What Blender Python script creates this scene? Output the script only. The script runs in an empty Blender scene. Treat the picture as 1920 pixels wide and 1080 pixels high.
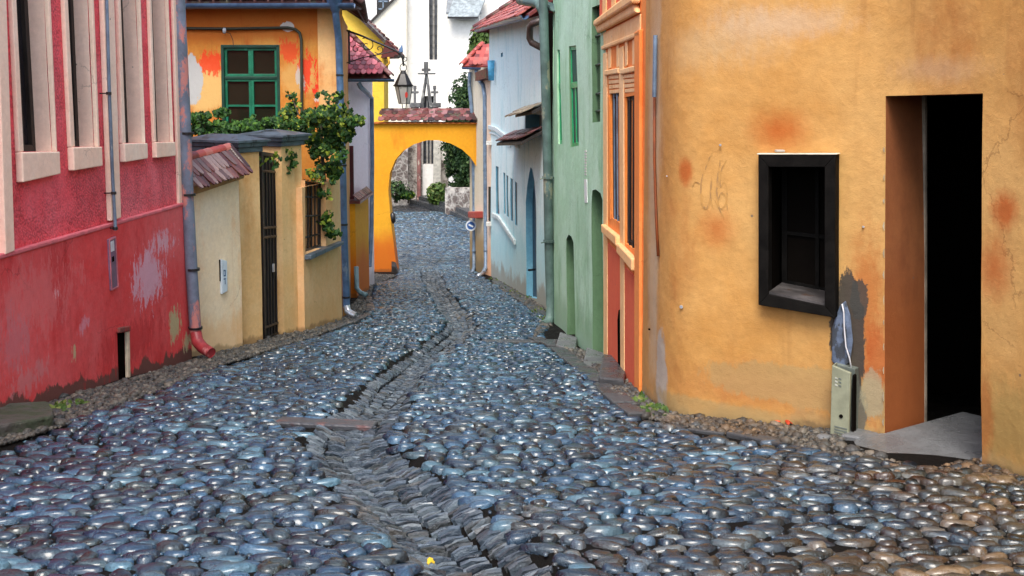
import bpy, bmesh, math, random
import numpy as np
from mathutils import Vector, Matrix, noise as mnoise
from mathutils.geometry import delaunay_2d_cdt
random.seed(7); rng = np.random.default_rng(7)
sc = bpy.context.scene
COL = sc.collection
R = math.radians
# ------------------------------------------------------------------ camera, sky, sun
FPX, PITCH, PX0, PY0, EYE = 1900.0, R(5), 960.0, 341.0, 1.6
cd = bpy.data.cameras.new('camera'); cam = bpy.data.objects.new('camera', cd); COL.objects.link(cam)
cam.location = (0, 0, EYE); cam.rotation_euler = (R(90) - PITCH, 0, 0)
cd.sensor_width = 36; cd.lens = FPX / 1920 * 36; cd.shift_y = -(540 - PY0) / 1920
cd.clip_start = 0.05; cd.clip_end = 2000
sc.camera = cam
SUN_EL, SUN_AZ = 60, 190            # hazy sun stands high behind the camera
w = bpy.data.worlds.new('World'); sc.world = w; w.use_nodes = True
wn = w.node_tree.nodes; wl = w.node_tree.links
bg = wn['Background']; sky = wn.new('ShaderNodeTexSky'); sky.sky_type = 'NISHITA'; sky.sun_disc = False
sky.sun_elevation = R(SUN_EL); sky.sun_rotation = R(SUN_AZ); sky.air_density = 1.0; sky.dust_density = 3.0
hs = wn.new('ShaderNodeHueSaturation'); hs.inputs['Saturation'].default_value = 0.72
wl.new(sky.outputs[0], hs.inputs['Color']); wl.new(hs.outputs[0], bg.inputs['Color'])
bg.inputs['Strength'].default_value = 0.138
sd = bpy.data.lights.new('sun', 'SUN'); sun = bpy.data.objects.new('sun', sd); COL.objects.link(sun)
sd.energy = 1.3; sd.angle = R(26); sd.color = (1, .92, .82)
_az = R(SUN_AZ); _el = R(SUN_EL)
_sv = Vector((math.sin(_az) * math.cos(_el), math.cos(_az) * math.cos(_el), math.sin(_el)))
sun.rotation_euler = _sv.to_track_quat('Z', 'Y').to_euler()
sc.view_settings.view_transform = 'Standard'; sc.view_settings.look = 'None'
sc.view_settings.exposure = 1.38; sc.view_settings.gamma = 1
sc.render.engine = 'CYCLES'

# ------------------------------------------------------------------ terrain
PROF = [(-60, 7.0), (-20, 2.4), (-5, .45), (0, 0), (3.8, -.32), (7, -.66), (10.5, -1.2), (14, -1.65), (20, -2.38), (26, -3.02), (33, -3.3), (48, -3.5), (80, -3.6), (2000, -3.6)]
_py = np.array([p[0] for p in PROF], float); _pz = np.array([p[1] for p in PROF], float)
_m = np.zeros(len(PROF)); _d = np.diff(_pz) / np.diff(_py)
_m[1:-1] = (_d[:-1] * np.diff(_py)[1:] + _d[1:] * np.diff(_py)[:-1]) / (np.diff(_py)[1:] + np.diff(_py)[:-1]); _m[0] = _d[0]; _m[-1] = 0; _m[-2] = 0
def prof(y):
    y = np.clip(np.asarray(y, float), _py[0], _py[-1]); i = np.clip(np.searchsorted(_py, y) - 1, 0, len(_py) - 2)
    h = _py[i + 1] - _py[i]; t = (y - _py[i]) / h
    return (2*t**3-3*t**2+1)*_pz[i] + (t**3-2*t**2+t)*h*_m[i] + (-2*t**3+3*t**2)*_pz[i+1] + (t**3-t**2)*h*_m[i+1]
def ray(px, py):
    x = (px - PX0) / FPX; y = -(py - PY0) / FPX
    return Vector((x, math.cos(PITCH) + y * math.sin(PITCH), -math.sin(PITCH) + y * math.cos(PITCH)))
def atY(px, py, Y):
    d = ray(px, py); t = Y / d.y
    return Vector((d.x * t, Y, EYE + d.z * t))
def G(px, py):
    lo, hi = 1.0, 70.0
    d = ray(px, py)
    f = lambda Y: EYE + d.z / d.y * Y - float(prof(Y))
    for _ in range(50):
        mid = (lo + hi) / 2
        if f(mid) > 0: lo = mid
        else: hi = mid
    return atY(px, py, lo)
def xD(px, Y): return (atY(px, 500, Y).x, Y)
CH_PX = [(1010,1150),(932,1090),(852,1020),(780,952),(716,892),(668,850),(652,822),(672,794),(706,760),(728,735),(752,705),(784,674),(822,650),(852,626),(864,605),(850,585),(834,562),(820,543),(812,528),(806,512)]
_ch = [G(*p) for p in CH_PX]
def catmull(pts, n):
    out = []
    P = [pts[0]] + list(pts) + [pts[-1]]
    for i in range(1, len(P) - 2):
        for k in range(n):
            t = k / n
            out.append(0.5 * ((2*P[i]) + (-P[i-1]+P[i+1])*t + (2*P[i-1]-5*P[i]+4*P[i+1]-P[i+2])*t*t + (-P[i-1]+3*P[i]-3*P[i+1]+P[i+2])*t**3))
    out.append(P[-2]); return out
CH = np.array([(p.x, p.y) for p in catmull([Vector((q.x, q.y, 0)) for q in [Vector((_ch[0].x + .5, _ch[0].y - .9, 0))] + _ch], 6)])
CHW = 0.27
SLABY = G(612, 792).y
def dep(y):
    y = np.asarray(y, float); a = np.interp(y, [6.5, 9, 21, 24.5], [.14, .145, .12, 0])
    return a - .115*np.exp(-((y-SLABY)/.33)**2)
def hwf(y):
    t = np.clip((np.asarray(y, float)-6.6)/1.6, 0, 1); return .27 - .045*t*t*(3-2*t)
def chan_d(x, y):
    x = np.atleast_1d(np.asarray(x, float)); y = np.atleast_1d(np.asarray(y, float))
    best = np.full(x.shape, 1e9)
    for i in range(len(CH) - 1):
        ax, ay = CH[i]; bx, by = CH[i+1]; dx, dy = bx-ax, by-ay
        t = np.clip(((x-ax)*dx + (y-ay)*dy) / (dx*dx+dy*dy+1e-12), 0, 1)
        best = np.minimum(best, np.hypot(x-ax-t*dx, y-ay-t*dy))
    return best * CHW / hwf(y)
def gz(x, y):
    d = chan_d(x, y)
    z = prof(np.atleast_1d(y)) - dep(np.atleast_1d(y)) * np.clip(1 - (d / (CHW + .03))**2, 0, 1)
    return z
def gzf(x, y): return float(gz(x, y)[0])

# ------------------------------------------------------------------ materials
class NT:
    def __init__(s, name):
        s.m = bpy.data.materials.new(name); s.m.use_nodes = True; s.t = s.m.node_tree; s.b = s.t.nodes['Principled BSDF']
    def n(s, typ, ins=None, **kw):
        nd = s.t.nodes.new(typ)
        for k, v in kw.items(): setattr(nd, k, v)
        for k, v in (ins or {}).items(): s.set(nd.inputs[k], v)
        return nd
    def set(s, sock, v):
        if isinstance(v, bpy.types.NodeSocket): s.t.links.new(v, sock)
        else:
            if isinstance(v, (tuple, list)) and len(v) == 3 and sock.type == 'RGBA': v = (*v, 1)
            sock.default_value = v
    def math(s, op, a, b=0, c=0, clamp=False):
        return s.n('ShaderNodeMath', {0: a, 1: b, 2: c}, operation=op, use_clamp=clamp).outputs[0]
    def pos(s):
        if not hasattr(s, '_p'): s._p = s.n('ShaderNodeNewGeometry').outputs['Position']
        return s._p
    def noise(s, scale, detail=4, rough=.55, vec=None, stretch=None, col=False, dist=0):
        v = vec if vec is not None else s.pos()
        if stretch: v = s.n('ShaderNodeVectorMath', {0: v, 1: stretch}, operation='MULTIPLY').outputs[0]
        nd = s.n('ShaderNodeTexNoise', {'Vector': v, 'Scale': scale, 'Detail': detail, 'Roughness': rough, 'Distortion': dist})
        return nd.outputs['Color' if col else 'Fac']
    def smooth(s, v, a, b, lo=0., hi=1.):
        return s.n('ShaderNodeMapRange', {0: v, 1: a, 2: b, 3: lo, 4: hi}, interpolation_type='SMOOTHSTEP').outputs[0]
    def mix(s, f, a, b, mode='MIX'):
        nd = s.n('ShaderNodeMix', data_type='RGBA', blend_type=mode)
        s.set(nd.inputs[0], f); s.set(nd.inputs[6], a); s.set(nd.inputs[7], b); return nd.outputs[2]
    def bump(s, h, strength, dist=.01, prev=None):
        nd = s.n('ShaderNodeBump', {'Height': h, 'Strength': strength, 'Distance': dist})
        if prev is not None: s.set(nd.inputs['Normal'], prev)
        return nd.outputs[0]
    def out(s, color=None, rough=None, normal=None, **kw):
        if color is not None: s.set(s.b.inputs['Base Color'], color)
        if rough is not None: s.set(s.b.inputs['Roughness'], rough)
        if normal is not None: s.set(s.b.inputs['Normal'], normal)
        for k, v in kw.items(): s.set(s.b.inputs[k.replace('_', ' ')], v)
        return s.m
def sr(r, g, b, k=1.0):
    f = lambda c: ((c / 255 + .055) / 1.055)**2.4 if c > 10 else c / 255 / 12.92
    return (f(r)*k, f(g)*k, f(b)*k)
def plaster(name, c1, c2, c3, scale=1.0, bump=.35, grain=220, rough=.85, stains=(), damp=None, streak=.5, pebble=0):
    """mottled lime plaster: c1 main, c2 washed-out, c3 darker patches; stains=(centre, radii, colour, softness, amount, raggedness)"""
    t = NT(name)
    a = t.noise(.55 * scale, 5, .6); b = t.noise(1.7 * scale, 6, .65, stretch=(1, 1, .35)); c = t.noise(5.5 * scale, 5, .7)
    col = t.mix(t.smooth(a, .42, .66), c1, c2)
    col = t.mix(t.math('MULTIPLY', t.smooth(b, .5, .72), streak), col, c3)
    col = t.mix(t.smooth(c, .3, .75, 0, .35), col, c2, 'MIX')
    d = t.noise(14 * scale, 6, .75)
    col = t.mix(.55, col, t.mix(1, col, t.mix(d, (.55, .53, .5), (1.4, 1.42, 1.45)), 'MULTIPLY'))
    # thin vertical run marks
    vs = t.noise(3.5, 4, .6, stretch=(1.6, 1.6, .12))
    col = t.mix(t.math('MULTIPLY', t.smooth(vs, .58, .75), .35 * streak), col, tuple(x * .6 for x in c3))
    # small chips
    vo = t.n('ShaderNodeTexVoronoi', {'Vector': t.pos(), 'Scale': 5.0, 'Randomness': 1.0})
    chip = t.math('MULTIPLY', t.smooth(vo.outputs['Distance'], .055, .035), t.math('GREATER_THAN', t.noise(2.1, 2), .56))
    col = t.mix(t.math('MULTIPLY', chip, .8), col, (.12, .10, .085))
    cv_ = t.n('ShaderNodeVectorMath', {0: t.pos(), 1: t.n('ShaderNodeVectorMath', {0: t.noise(2.2, 6, .7, col=True), 3: .35}, operation='SCALE').outputs[0]}, operation='ADD').outputs[0]
    ck = t.n('ShaderNodeTexVoronoi', {'Vector': cv_, 'Scale': 1.1}, feature='DISTANCE_TO_EDGE').outputs['Distance']
    crack = t.math('MULTIPLY', t.smooth(ck, .007, .002), t.smooth(t.noise(.9, 3), .53, .6))
    col = t.mix(t.math('MULTIPLY', crack, .4), col, tuple(x * .35 for x in c3))
    if damp:
        hg = t.n('ShaderNodeAttribute', attribute_name='hgt').outputs['Fac']
        for (dc, h, rag, amt) in damp:
            v = t.math('ADD', hg, t.math('MULTIPLY', t.math('SUBTRACT', t.noise(2.6, 6, .7, stretch=(1, 1, .6)), .5), rag))
            col = t.mix(t.math('MULTIPLY', t.smooth(v, h, h * .45), amt), col, dc)
    for (ce, ra, sc_, soft, amt, rag) in stains:
        q = t.n('ShaderNodeVectorMath', {0: t.pos(), 1: tuple(ce)}, operation='SUBTRACT').outputs[0]
        q = t.n('ShaderNodeVectorMath', {0: q, 1: tuple(1 / r for r in ra)}, operation='MULTIPLY').outputs[0]
        L = t.n('ShaderNodeVectorMath', {0: q}, operation='LENGTH').outputs['Value']
        nn = t.math('ADD', t.math('MULTIPLY', t.noise(4 / max(ra) ** .6, 6, .7, stretch=(1, 1, .7)), .6), t.math('MULTIPLY', t.noise(17, 8, .78, stretch=(1.3, 1.3, .5)), .6))
        if rag >= 2.2:   # flaking: many small ragged flakes, dense at the centre, scattered at the rim
            n2 = t.math('ADD', t.math('MULTIPLY', t.noise(9, 8, .75, stretch=(1.5, 1.5, .4)), .65), t.math('MULTIPLY', t.noise(38, 4, .7, stretch=(1.5, 1.5, .45)), .35))
            v = t.math('ADD', t.math('SUBTRACT', n2, .60 - (rag - 2.5) * .2), t.math('MULTIPLY', t.math('MAXIMUM', t.math('SUBTRACT', 1, L), -.8), .20)); soft = .035
        else: v = t.math('ADD', t.math('SUBTRACT', 1, L), t.math('MULTIPLY', t.math('SUBTRACT', nn, .5), rag))
        col = t.mix(t.math('MULTIPLY', t.smooth(v, 0, soft), amt), col, sc_)
    fine = t.noise(grain, 3, .6); mid = t.noise(9, 5, .6)
    nrm = t.bump(mid, bump * .6, .03)
    nrm = t.bump(fine, bump, .004, nrm)
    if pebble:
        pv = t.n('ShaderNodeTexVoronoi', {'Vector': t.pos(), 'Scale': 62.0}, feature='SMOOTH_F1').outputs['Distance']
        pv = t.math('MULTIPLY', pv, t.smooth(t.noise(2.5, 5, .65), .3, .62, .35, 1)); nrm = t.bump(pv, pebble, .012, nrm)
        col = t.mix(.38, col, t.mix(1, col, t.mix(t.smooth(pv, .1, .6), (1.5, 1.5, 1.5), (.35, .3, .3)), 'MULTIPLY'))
    nrm = t.bump(t.math('ADD', chip, crack), -.6, .006, nrm)
    return t.out(col, rough, nrm)
def paint(name, c, rough=.5, var=.35, wear=None, bump=.1, metal=0, scale=6):
    t = NT(name)
    a = t.noise(scale, 6, .65); col = t.mix(t.smooth(a, .3, .7), tuple(x * (1 - var) for x in c), tuple(min(1, x * (1 + var)) for x in c))
    if wear:
        b = t.noise(scale * .7, 7, .7, stretch=(1, 1, .45))
        col = t.mix(t.smooth(b, wear[1], wear[1] + .05), col, wear[0])
    r = t.smooth(a, .2, .8, rough * .75, min(1, rough * 1.3))
    return t.out(col, r, t.bump(t.noise(scale * 9, 4), bump, .004), Metallic=metal)
def tilemat(name, cols, rough=.45, moss=None):
    t = NT(name)
    rnd = t.n('ShaderNodeObjectInfo').outputs['Random']
    at = t.n('ShaderNodeAttribute', attribute_name='rnd').outputs['Fac']
    v = t.math('FRACT', t.math('ADD', rnd, at))
    rp = t.n('ShaderNodeValToRGB', {0: v}); el = rp.color_ramp.elements
    el[0].color = (*cols[0], 1); el[1].color = (*cols[-1], 1)
    for i in range(1, len(cols) - 1): e = el.new(i / (len(cols) - 1)); e.color = (*cols[i], 1)
    a = t.noise(18, 6, .7)
    col = t.mix(.7, rp.outputs[0], t.mix(1, rp.outputs[0], t.mix(a, (.35, .35, .35), (1.6, 1.55, 1.5)), 'MULTIPLY'))
    if moss: col = t.mix(t.smooth(t.noise(7, 5), .56, .64), col, moss)
    return t.out(col, t.smooth(a, .3, .7, rough * .6, rough * 1.4), t.bump(t.noise(60, 4), .35, .006))
M = {}
M['dirt'] = (lambda t: t.out(t.mix(t.noise(4, 6), (.002, .002, .002), (.010, .0085, .007)), t.smooth(t.noise(6, 4), .3, .7, .6, .95), t.bump(t.noise(35, 6, .7), .9, .03), Specular_IOR_Level=.12))(NT('wet_dirt'))
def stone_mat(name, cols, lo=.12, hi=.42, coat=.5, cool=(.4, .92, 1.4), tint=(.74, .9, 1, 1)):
    t = NT(name)
    rnd = t.n('ShaderNodeObjectInfo').outputs['Random']
    at = t.n('ShaderNodeAttribute', attribute_name='rnd').outputs['Fac']
    v = t.math('FRACT', t.math('ADD', rnd, at))
    rp = t.n('ShaderNodeValToRGB', {0: v}); el = rp.color_ramp.elements; rp.color_ramp.interpolation = 'LINEAR'
    el[0].color = (*cols[0], 1); el[1].color = (*cols[-1], 1)
    for i in range(1, len(cols) - 1): e = el.new(i / (len(cols) - 1)); e.color = (*cols[i], 1)
    # browner, warmer river stones lie in drifts across the lane
    sp = t.n('ShaderNodeSeparateXYZ', {0: t.pos()})
    dv = t.math('ADD', t.noise(.8, 4, .65), t.math('ADD', t.math('MULTIPLY', sp.outputs[0], .07), t.math('MULTIPLY_ADD', sp.outputs[1], -.05, .13)))
    drift = t.smooth(dv, .38, .62)
    hue = t.mix(drift, cool, (1.15, .78, .46))  # cool end puts the bluish sky sheen into the stone colour
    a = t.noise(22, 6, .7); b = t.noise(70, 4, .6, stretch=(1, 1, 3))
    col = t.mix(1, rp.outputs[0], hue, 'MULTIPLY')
    col = t.mix(.8, col, t.mix(1, col, t.mix(a, (.3, .3, .3), (1.9, 1.8, 1.7)), 'MULTIPLY'))
    r = t.math('ADD', t.smooth(a, .3, .7, lo, hi), t.math('MULTIPLY', t.math('FRACT', t.math('MULTIPLY', v, 7.3)), .16))
    nrm = t.bump(t.noise(11, 5, .6), .6, .03); nrm = t.bump(a, .7, .014, nrm); nrm = t.bump(b, .4, .004, nrm)
    return t.out(col, r, nrm, Coat_Weight=coat, Coat_Roughness=.15, IOR=1.6, Specular_Tint=tint, Coat_Tint=(.88, .96, 1, 1))  # blue specular and coat tints colour the wet sheen like sky
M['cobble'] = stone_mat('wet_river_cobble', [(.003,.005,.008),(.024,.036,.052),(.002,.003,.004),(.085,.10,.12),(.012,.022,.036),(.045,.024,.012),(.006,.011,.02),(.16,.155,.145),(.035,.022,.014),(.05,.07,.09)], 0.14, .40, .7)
M['slate'] = stone_mat('wet_slate', [(.02,.022,.026),(.09,.095,.105),(.03,.034,.04),(.16,.155,.15),(.05,.04,.032),(.03,.036,.045)], .16, .5, .45, (.7, .95, 1.2), (.9, .96, 1, 1))
M['gravel'] = stone_mat('gravel', [(.03,.027,.024),(.085,.075,.06),(.016,.016,.016),(.15,.135,.11),(.055,.045,.034),(.045,.05,.055)], .35, .7, .1, (1, 1, 1))
M['slab'] = (lambda t: t.out(t.mix(t.noise(3, 7, .7), (.05, .055, .06), (.2, .21, .215)), t.smooth(t.noise(5, 4), .35, .65, .2, .6), t.bump(t.noise(30, 6, .7), .5, .015)))(NT('flagstone'))
M['dark_slab'] = (lambda t: t.out(t.mix(t.noise(5, 7, .7), (.015, .018, .022), (.08, .085, .09)), t.smooth(t.noise(5, 4), .35, .65, .2, .55), t.bump(t.noise(30, 6, .7), .6, .015)))(NT('dark_flagstone'))
M['road_far'] = (lambda t: t.out(t.mix(t.smooth(t.n('ShaderNodeTexVoronoi', {'Vector': t.pos(), 'Scale': 7.5}, feature='DISTANCE_TO_EDGE').outputs['Distance'], .02, .12), (.015, .016, .018), t.mix(t.noise(5.5, 7, .8), (.006, .009, .014), (.03, .04, .055))), t.smooth(t.noise(7, 5), .3, .7, .12, .5), t.bump(t.noise(7, 6, .7), 1, .10)))(NT('worn_setts'))
def interior():  # near-black colour puts the shade inside openings into the surface itself
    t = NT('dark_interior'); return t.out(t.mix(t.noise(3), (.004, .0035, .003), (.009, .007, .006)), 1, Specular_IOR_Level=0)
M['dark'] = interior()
def glass(name, tint=(.012, .012, .014)):
    t = NT(name); return t.out(t.mix(t.noise(2.2, 3), tint, tuple(x * 2.2 for x in tint)), .12, t.bump(t.noise(5, 2), .06, .02), IOR=1.45)
M['glass'] = glass('dark_window_glass')
M['brown_glass'] = glass('brown_window_glass', (.010, .010, .006))

# ------------------------------------------------------------------ mesh builder
class MB:
    def __init__(s): s.v = []; s.f = []; s.mi = []; s.rnd = []
    def add(s, vs, fs, mi=0):
        o = len(s.v); s.v += [Vector(v) for v in vs]; s.f += [tuple(i + o for i in f) for f in fs]; s.mi += [mi] * len(fs)
    def box(s, c, x, y, z, mi=0):
        """box centred c with half-extent vectors x, y, z"""
        c, x, y, z = Vector(c), Vector(x), Vector(y), Vector(z)
        vs = [c + sx*x + sy*y + sz*z for sz in (-1, 1) for sy in (-1, 1) for sx in (-1, 1)]
        fs = [(0,2,3,1),(4,5,7,6),(0,1,5,4),(2,6,7,3),(0,4,6,2),(1,3,7,5)]
        if x.cross(y).dot(z) < 0: fs = [f[::-1] for f in fs]
        s.add(vs, fs, mi)
    def prism(s, a, b, mi=0, caps=True):
        """loops a and b (same count) joined by quads"""
        n = len(a); fs = [(i, (i+1) % n, n + (i+1) % n, n + i) for i in range(n)]
        if caps: fs += [tuple(range(n))[::-1], tuple(range(n, 2*n))]
        s.add(list(a) + list(b), fs, mi)
    def tube(s, pts, r, n=10, mi=0, caps=True):
        pts = [Vector(p) for p in pts]; rs = r if isinstance(r, (list, tuple)) else [r] * len(pts)
        vs = []; prev = None
        for i, p in enumerate(pts):
            d = (pts[min(i+1, len(pts)-1)] - pts[max(i-1, 0)]).normalized()
            if prev is None:
                up = Vector((0, 0, 1)) if abs(d.z) < .9 else Vector((1, 0, 0)); a = d.cross(up).normalized()
            else: a = (prev - d * prev.dot(d)).normalized()
            prev = a; b = d.cross(a)
            for k in range(n):
                t = 2*math.pi*k/n; vs.append(p + (a*math.cos(t) + b*math.sin(t)) * rs[i])
        fs = []
        for i in range(len(pts)-1):
            for k in range(n): fs.append((i*n+k, i*n+(k+1) % n, (i+1)*n+(k+1) % n, (i+1)*n+k))
        if caps: fs += [tuple(range(n))[::-1], tuple((len(pts)-1)*n + k for k in range(n))]
        s.add(vs, fs, mi)
    def build(s, name, mats, parent=None, smooth=False, bevel=0, auto=None, hgt=False, kind=None, label=None):
        mats = mats if isinstance(mats, (list, tuple)) else [mats]
        org = parent_world(parent) if parent is not None else Vector((0, 0, 0))
        me = bpy.data.meshes.new(name)
        me.from_pydata([tuple(v - org) for v in s.v], [], s.f)
        for m in mats: me.materials.append(m)
        if len(mats) > 1: me.polygons.foreach_set('material_index', s.mi)
        if smooth: me.polygons.foreach_set('use_smooth', [True] * len(me.polygons))
        if hgt:
            at = me.attributes.new('hgt', 'FLOAT', 'POINT')
            at.data.foreach_set('value', [v.z - float(prof(v.y)) for v in s.v])
        me.update()
        if auto: me.set_sharp_from_angle(angle=R(auto))
        o = bpy.data.objects.new(name, me); COL.objects.link(o)
        if parent is not None: o.parent = parent
        if bevel:
            b = o.modifiers.new('bevel', 'BEVEL'); b.width = bevel; b.segments = 2; b.limit_method = 'ANGLE'; b.angle_limit = R(35)
            b.use_clamp_overlap = True
        if kind: o['kind'] = kind
        if label: o['label'] = label
        return o
def parent_world(o):
    l = Vector(o.location)
    while o.parent is not None: o = o.parent; l += Vector(o.location)
    return l
def tag(o, label=None, cat=None, group=None, kind=None):
    if label: o['label'] = label
    if cat: o['category'] = cat
    if group: o['group'] = group
    if kind: o['kind'] = kind
    return o
def thing(name, loc, label, cat, group=None):
    o = bpy.data.objects.new(name, None); COL.objects.link(o); o.location = loc; o.empty_display_size = .2
    return tag(o, label, cat, group)
def inst(name, me, parent, mat4):
    o = bpy.data.objects.new(name, me); COL.objects.link(o); o.parent = parent
    o.matrix_local = Matrix.Translation(-parent_world(parent)) @ mat4
    return o

# ------------------------------------------------------------------ wall space
class Wall:
    """vertical wall over a plan polyline; u runs along it, z is height, off points toward the lane"""
    def __init__(s, pts, side):
        s.p = [Vector((a, b, 0)) for a, b in pts]; s.L = [0]
        for i in range(len(s.p)-1): s.L.append(s.L[-1] + (s.p[i+1]-s.p[i]).length)
        s.n = []
        seg = []
        for i in range(len(s.p)-1):
            d = (s.p[i+1]-s.p[i]).normalized(); seg.append(Vector((d.y, -d.x, 0)) * side)
        for i in range(len(s.p)):
            s.n.append(((seg[max(i-1, 0)] + seg[min(i, len(seg)-1)]) * .5).normalized())
        s.len = s.L[-1]; s.d0 = (s.p[1]-s.p[0]).normalized()
    def xyz(s, u, z, off=0):
        i = 0
        while i < len(s.L)-2 and u > s.L[i+1]: i += 1
        t = (u - s.L[i]) / (s.L[i+1]-s.L[i])
        p = s.p[i] + (s.p[i+1]-s.p[i]) * t; tc = min(1, max(0, t)); n = (s.n[i]*(1-tc) + s.n[i+1]*tc).normalized()
        return Vector((p.x + n.x*off, p.y + n.y*off, z))
    def uv(s, px, py, off=0):
        d = ray(px, py); best = None; N = len(s.p)-1
        for i in range(N):
            a = s.p[i] + s.n[i]*off; e = (s.p[i+1] + s.n[i+1]*off) - a
            den = d.x*e.y - d.y*e.x
            if abs(den) < 1e-9: continue
            t = (a.x*e.y - a.y*e.x) / den; q = (d.y*a.x - d.x*a.y) / den * 1.0
            # solve a + q e = t d
            q = ((t*d.x - a.x)*e.x + (t*d.y - a.y)*e.y) / e.length_squared
            lo = -1e-6 if i > 0 else -50; hi = 1+1e-6 if i < N-1 else 50
            if t > 0 and lo <= q <= hi:
                # outside the ends: prefer real hits
                pen = 0 if -1e-6 <= q <= 1+1e-6 else 1
                if best is None or (pen, t) < best[0]: best = ((pen, t), s.L[i] + q*(s.L[i+1]-s.L[i]), EYE + d.z*t)
        if best is None: raise ValueError('no hit %s %s' % (px, py))
        return (best[1], best[2])
    def P(s, px, py, off=0): u, z = s.uv(px, py, off); return s.xyz(u, z, off)
    def Q(s, pix, off=0): return [s.uv(x, y, off) for x, y in pix]
def inside(poly, x, y):
    c = False; n = len(poly); j = n-1
    for i in range(n):
        xi, yi = poly[i]; xj, yj = poly[j]
        if (yi > y) != (yj > y) and x < (xj-xi)*(y-yi)/(yj-yi)+xi: c = not c
        j = i
    return c
def subdiv(poly, st):
    out = []
    for i in range(len(poly)):
        a = poly[i]; b = poly[(i+1) % len(poly)]; n = max(1, int(math.hypot(b[0]-a[0], b[1]-a[1]) / st))
        for k in range(n): out.append((a[0]+(b[0]-a[0])*k/n, a[1]+(b[1]-a[1])*k/n))
    return out
def uneven(W, u, z, off, amp, seed):
    p = W.xyz(u, z, 0)
    q = Vector((p.x*.9+seed, p.y*.9, p.z*.9))
    a = mnoise.noise(q) + .45*mnoise.noise(q*2.7) + .2*mnoise.noise(q*7)
    return W.xyz(u, z, off + amp*a)
def wall_mesh(W, outline, holes=(), step=.15, amp=.012, off=0, body=3.0, seed=0, mb=None):
    """plastered wall face with real openings (poly, depth), reveals, and a closed body behind it.
    material 0 plaster, 1 dark interior, 2 reveals"""
    mb = mb or MB()
    ol = subdiv(outline, step*1.5); hs_ = [(subdiv(h, step*1.5), d, ri) for h, d, ri in holes]
    pts = [Vector(p) for p in ol]; edges = [(i, (i+1) % len(ol)) for i in range(len(ol))]
    for h, d, ri in hs_:
        o = len(pts); pts += [Vector(p) for p in h]; edges += [(o+i, o+(i+1) % len(h)) for i in range(len(h))]
    us = [p[0] for p in ol]; zs = [p[1] for p in ol]
    u = min(us)+step*.7
    nb = np.array([tuple(p) for p in pts])
    while u < max(us):
        z = min(zs)+step*.7
        while z < max(zs):
            q = (u+random.uniform(-.2, .2)*step, z+random.uniform(-.2, .2)*step)
            if inside(ol, *q) and np.min(np.hypot(nb[:, 0]-q[0], nb[:, 1]-q[1])) > step*.45 and not any(inside(h, *q) for h, _, _ in hs_): pts.append(Vector(q))
            z += step
        u += step
    vo, _, fo, _, _, _ = delaunay_2d_cdt(pts, edges, [], 0, 1e-6)
    vs = [uneven(W, v.x, v.y, off, amp, seed) for v in vo]; fs = []
    for f in fo:
        cx = sum(vo[i].x for i in f)/3; cy = sum(vo[i].y for i in f)/3
        if inside(ol, cx, cy) and not any(inside(h, cx, cy) for h, _, _ in hs_):
            a, b, c = (vs[i] for i in f[:3]); n = (b-a).cross(c-a)
            wn_ = W.xyz(cx, cy, 1) - W.xyz(cx, cy, 0)
            fs.append(tuple(f) if n.dot(wn_) > 0 else tuple(f)[::-1])
    mb.add(vs, fs, 0)
    def strip(poly, d0, d1, mi, flip):
        a = [uneven(W, p[0], p[1], d0, amp if d0 == off else 0, seed) for p in poly]; b = [W.xyz(p[0], p[1], d1) for p in poly]
        n = len(poly); ff = [(i, (i+1) % n, n+(i+1) % n, n+i) for i in range(n)]
        area = sum(poly[i][0]*poly[(i+1) % n][1]-poly[(i+1) % n][0]*poly[i][1] for i in range(n))
        mb.add(a+b, ff, mi)
    for h, d, ri in hs_:
        strip(h, off, off-d, {0: 0, 1: 2, 2: 1}[ri], False)
    if body:
        strip(ol, off, -body, 1 if body > 1 else 0, False)
        mb.add([W.xyz(p[0], p[1], -body) for p in ol], [tuple(range(len(ol)))], 1 if body > 1 else 0)
    return mb
def slabq(mb, W, poly, o0, o1, mi=0):
    """polygon in wall space given depth between offsets o0 and o1"""
    mb.prism([W.xyz(u, z, o0) for u, z in poly], [W.xyz(u, z, o1) for u, z in poly], mi)
def ring(mb, W, outer, inner, o0, o1, mi=0):
    n = len(outer)
    for i in range(n):
        j = (i+1) % n
        slabq(mb, W, [outer[i], outer[j], inner[j], inner[i]], o0, o1, mi)
def inset(poly, f):
    """shrink a quad [(tl),(tr),(br),(bl)] by metres f on each side"""
    tl, tr, br, bl = [Vector(p) for p in poly]
    def mv(a, b, c): return a + (b-a).normalized()*f + (c-a).normalized()*f
    return [tuple(mv(tl, tr, bl)), tuple(mv(tr, tl, br)), tuple(mv(br, bl, tr)), tuple(mv(bl, br, tl))]
def lerp2(a, b, t): return (a[0]+(b[0]-a[0])*t, a[1]+(b[1]-a[1])*t)
def quadpt(q, s, t):
    return lerp2(lerp2(q[0], q[1], s), lerp2(q[3], q[2], s), t)
def subq(q, s0, t0, s1, t1): return [quadpt(q, s0, t0), quadpt(q, s1, t0), quadpt(q, s1, t1), quadpt(q, s0, t1)]
def bez(a, b, n, off=Vector((0,0,0))): return [a+(b-a)*(i/n)+off*(4*(i/n)*(1-i/n)) for i in range(n+1)]

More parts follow.
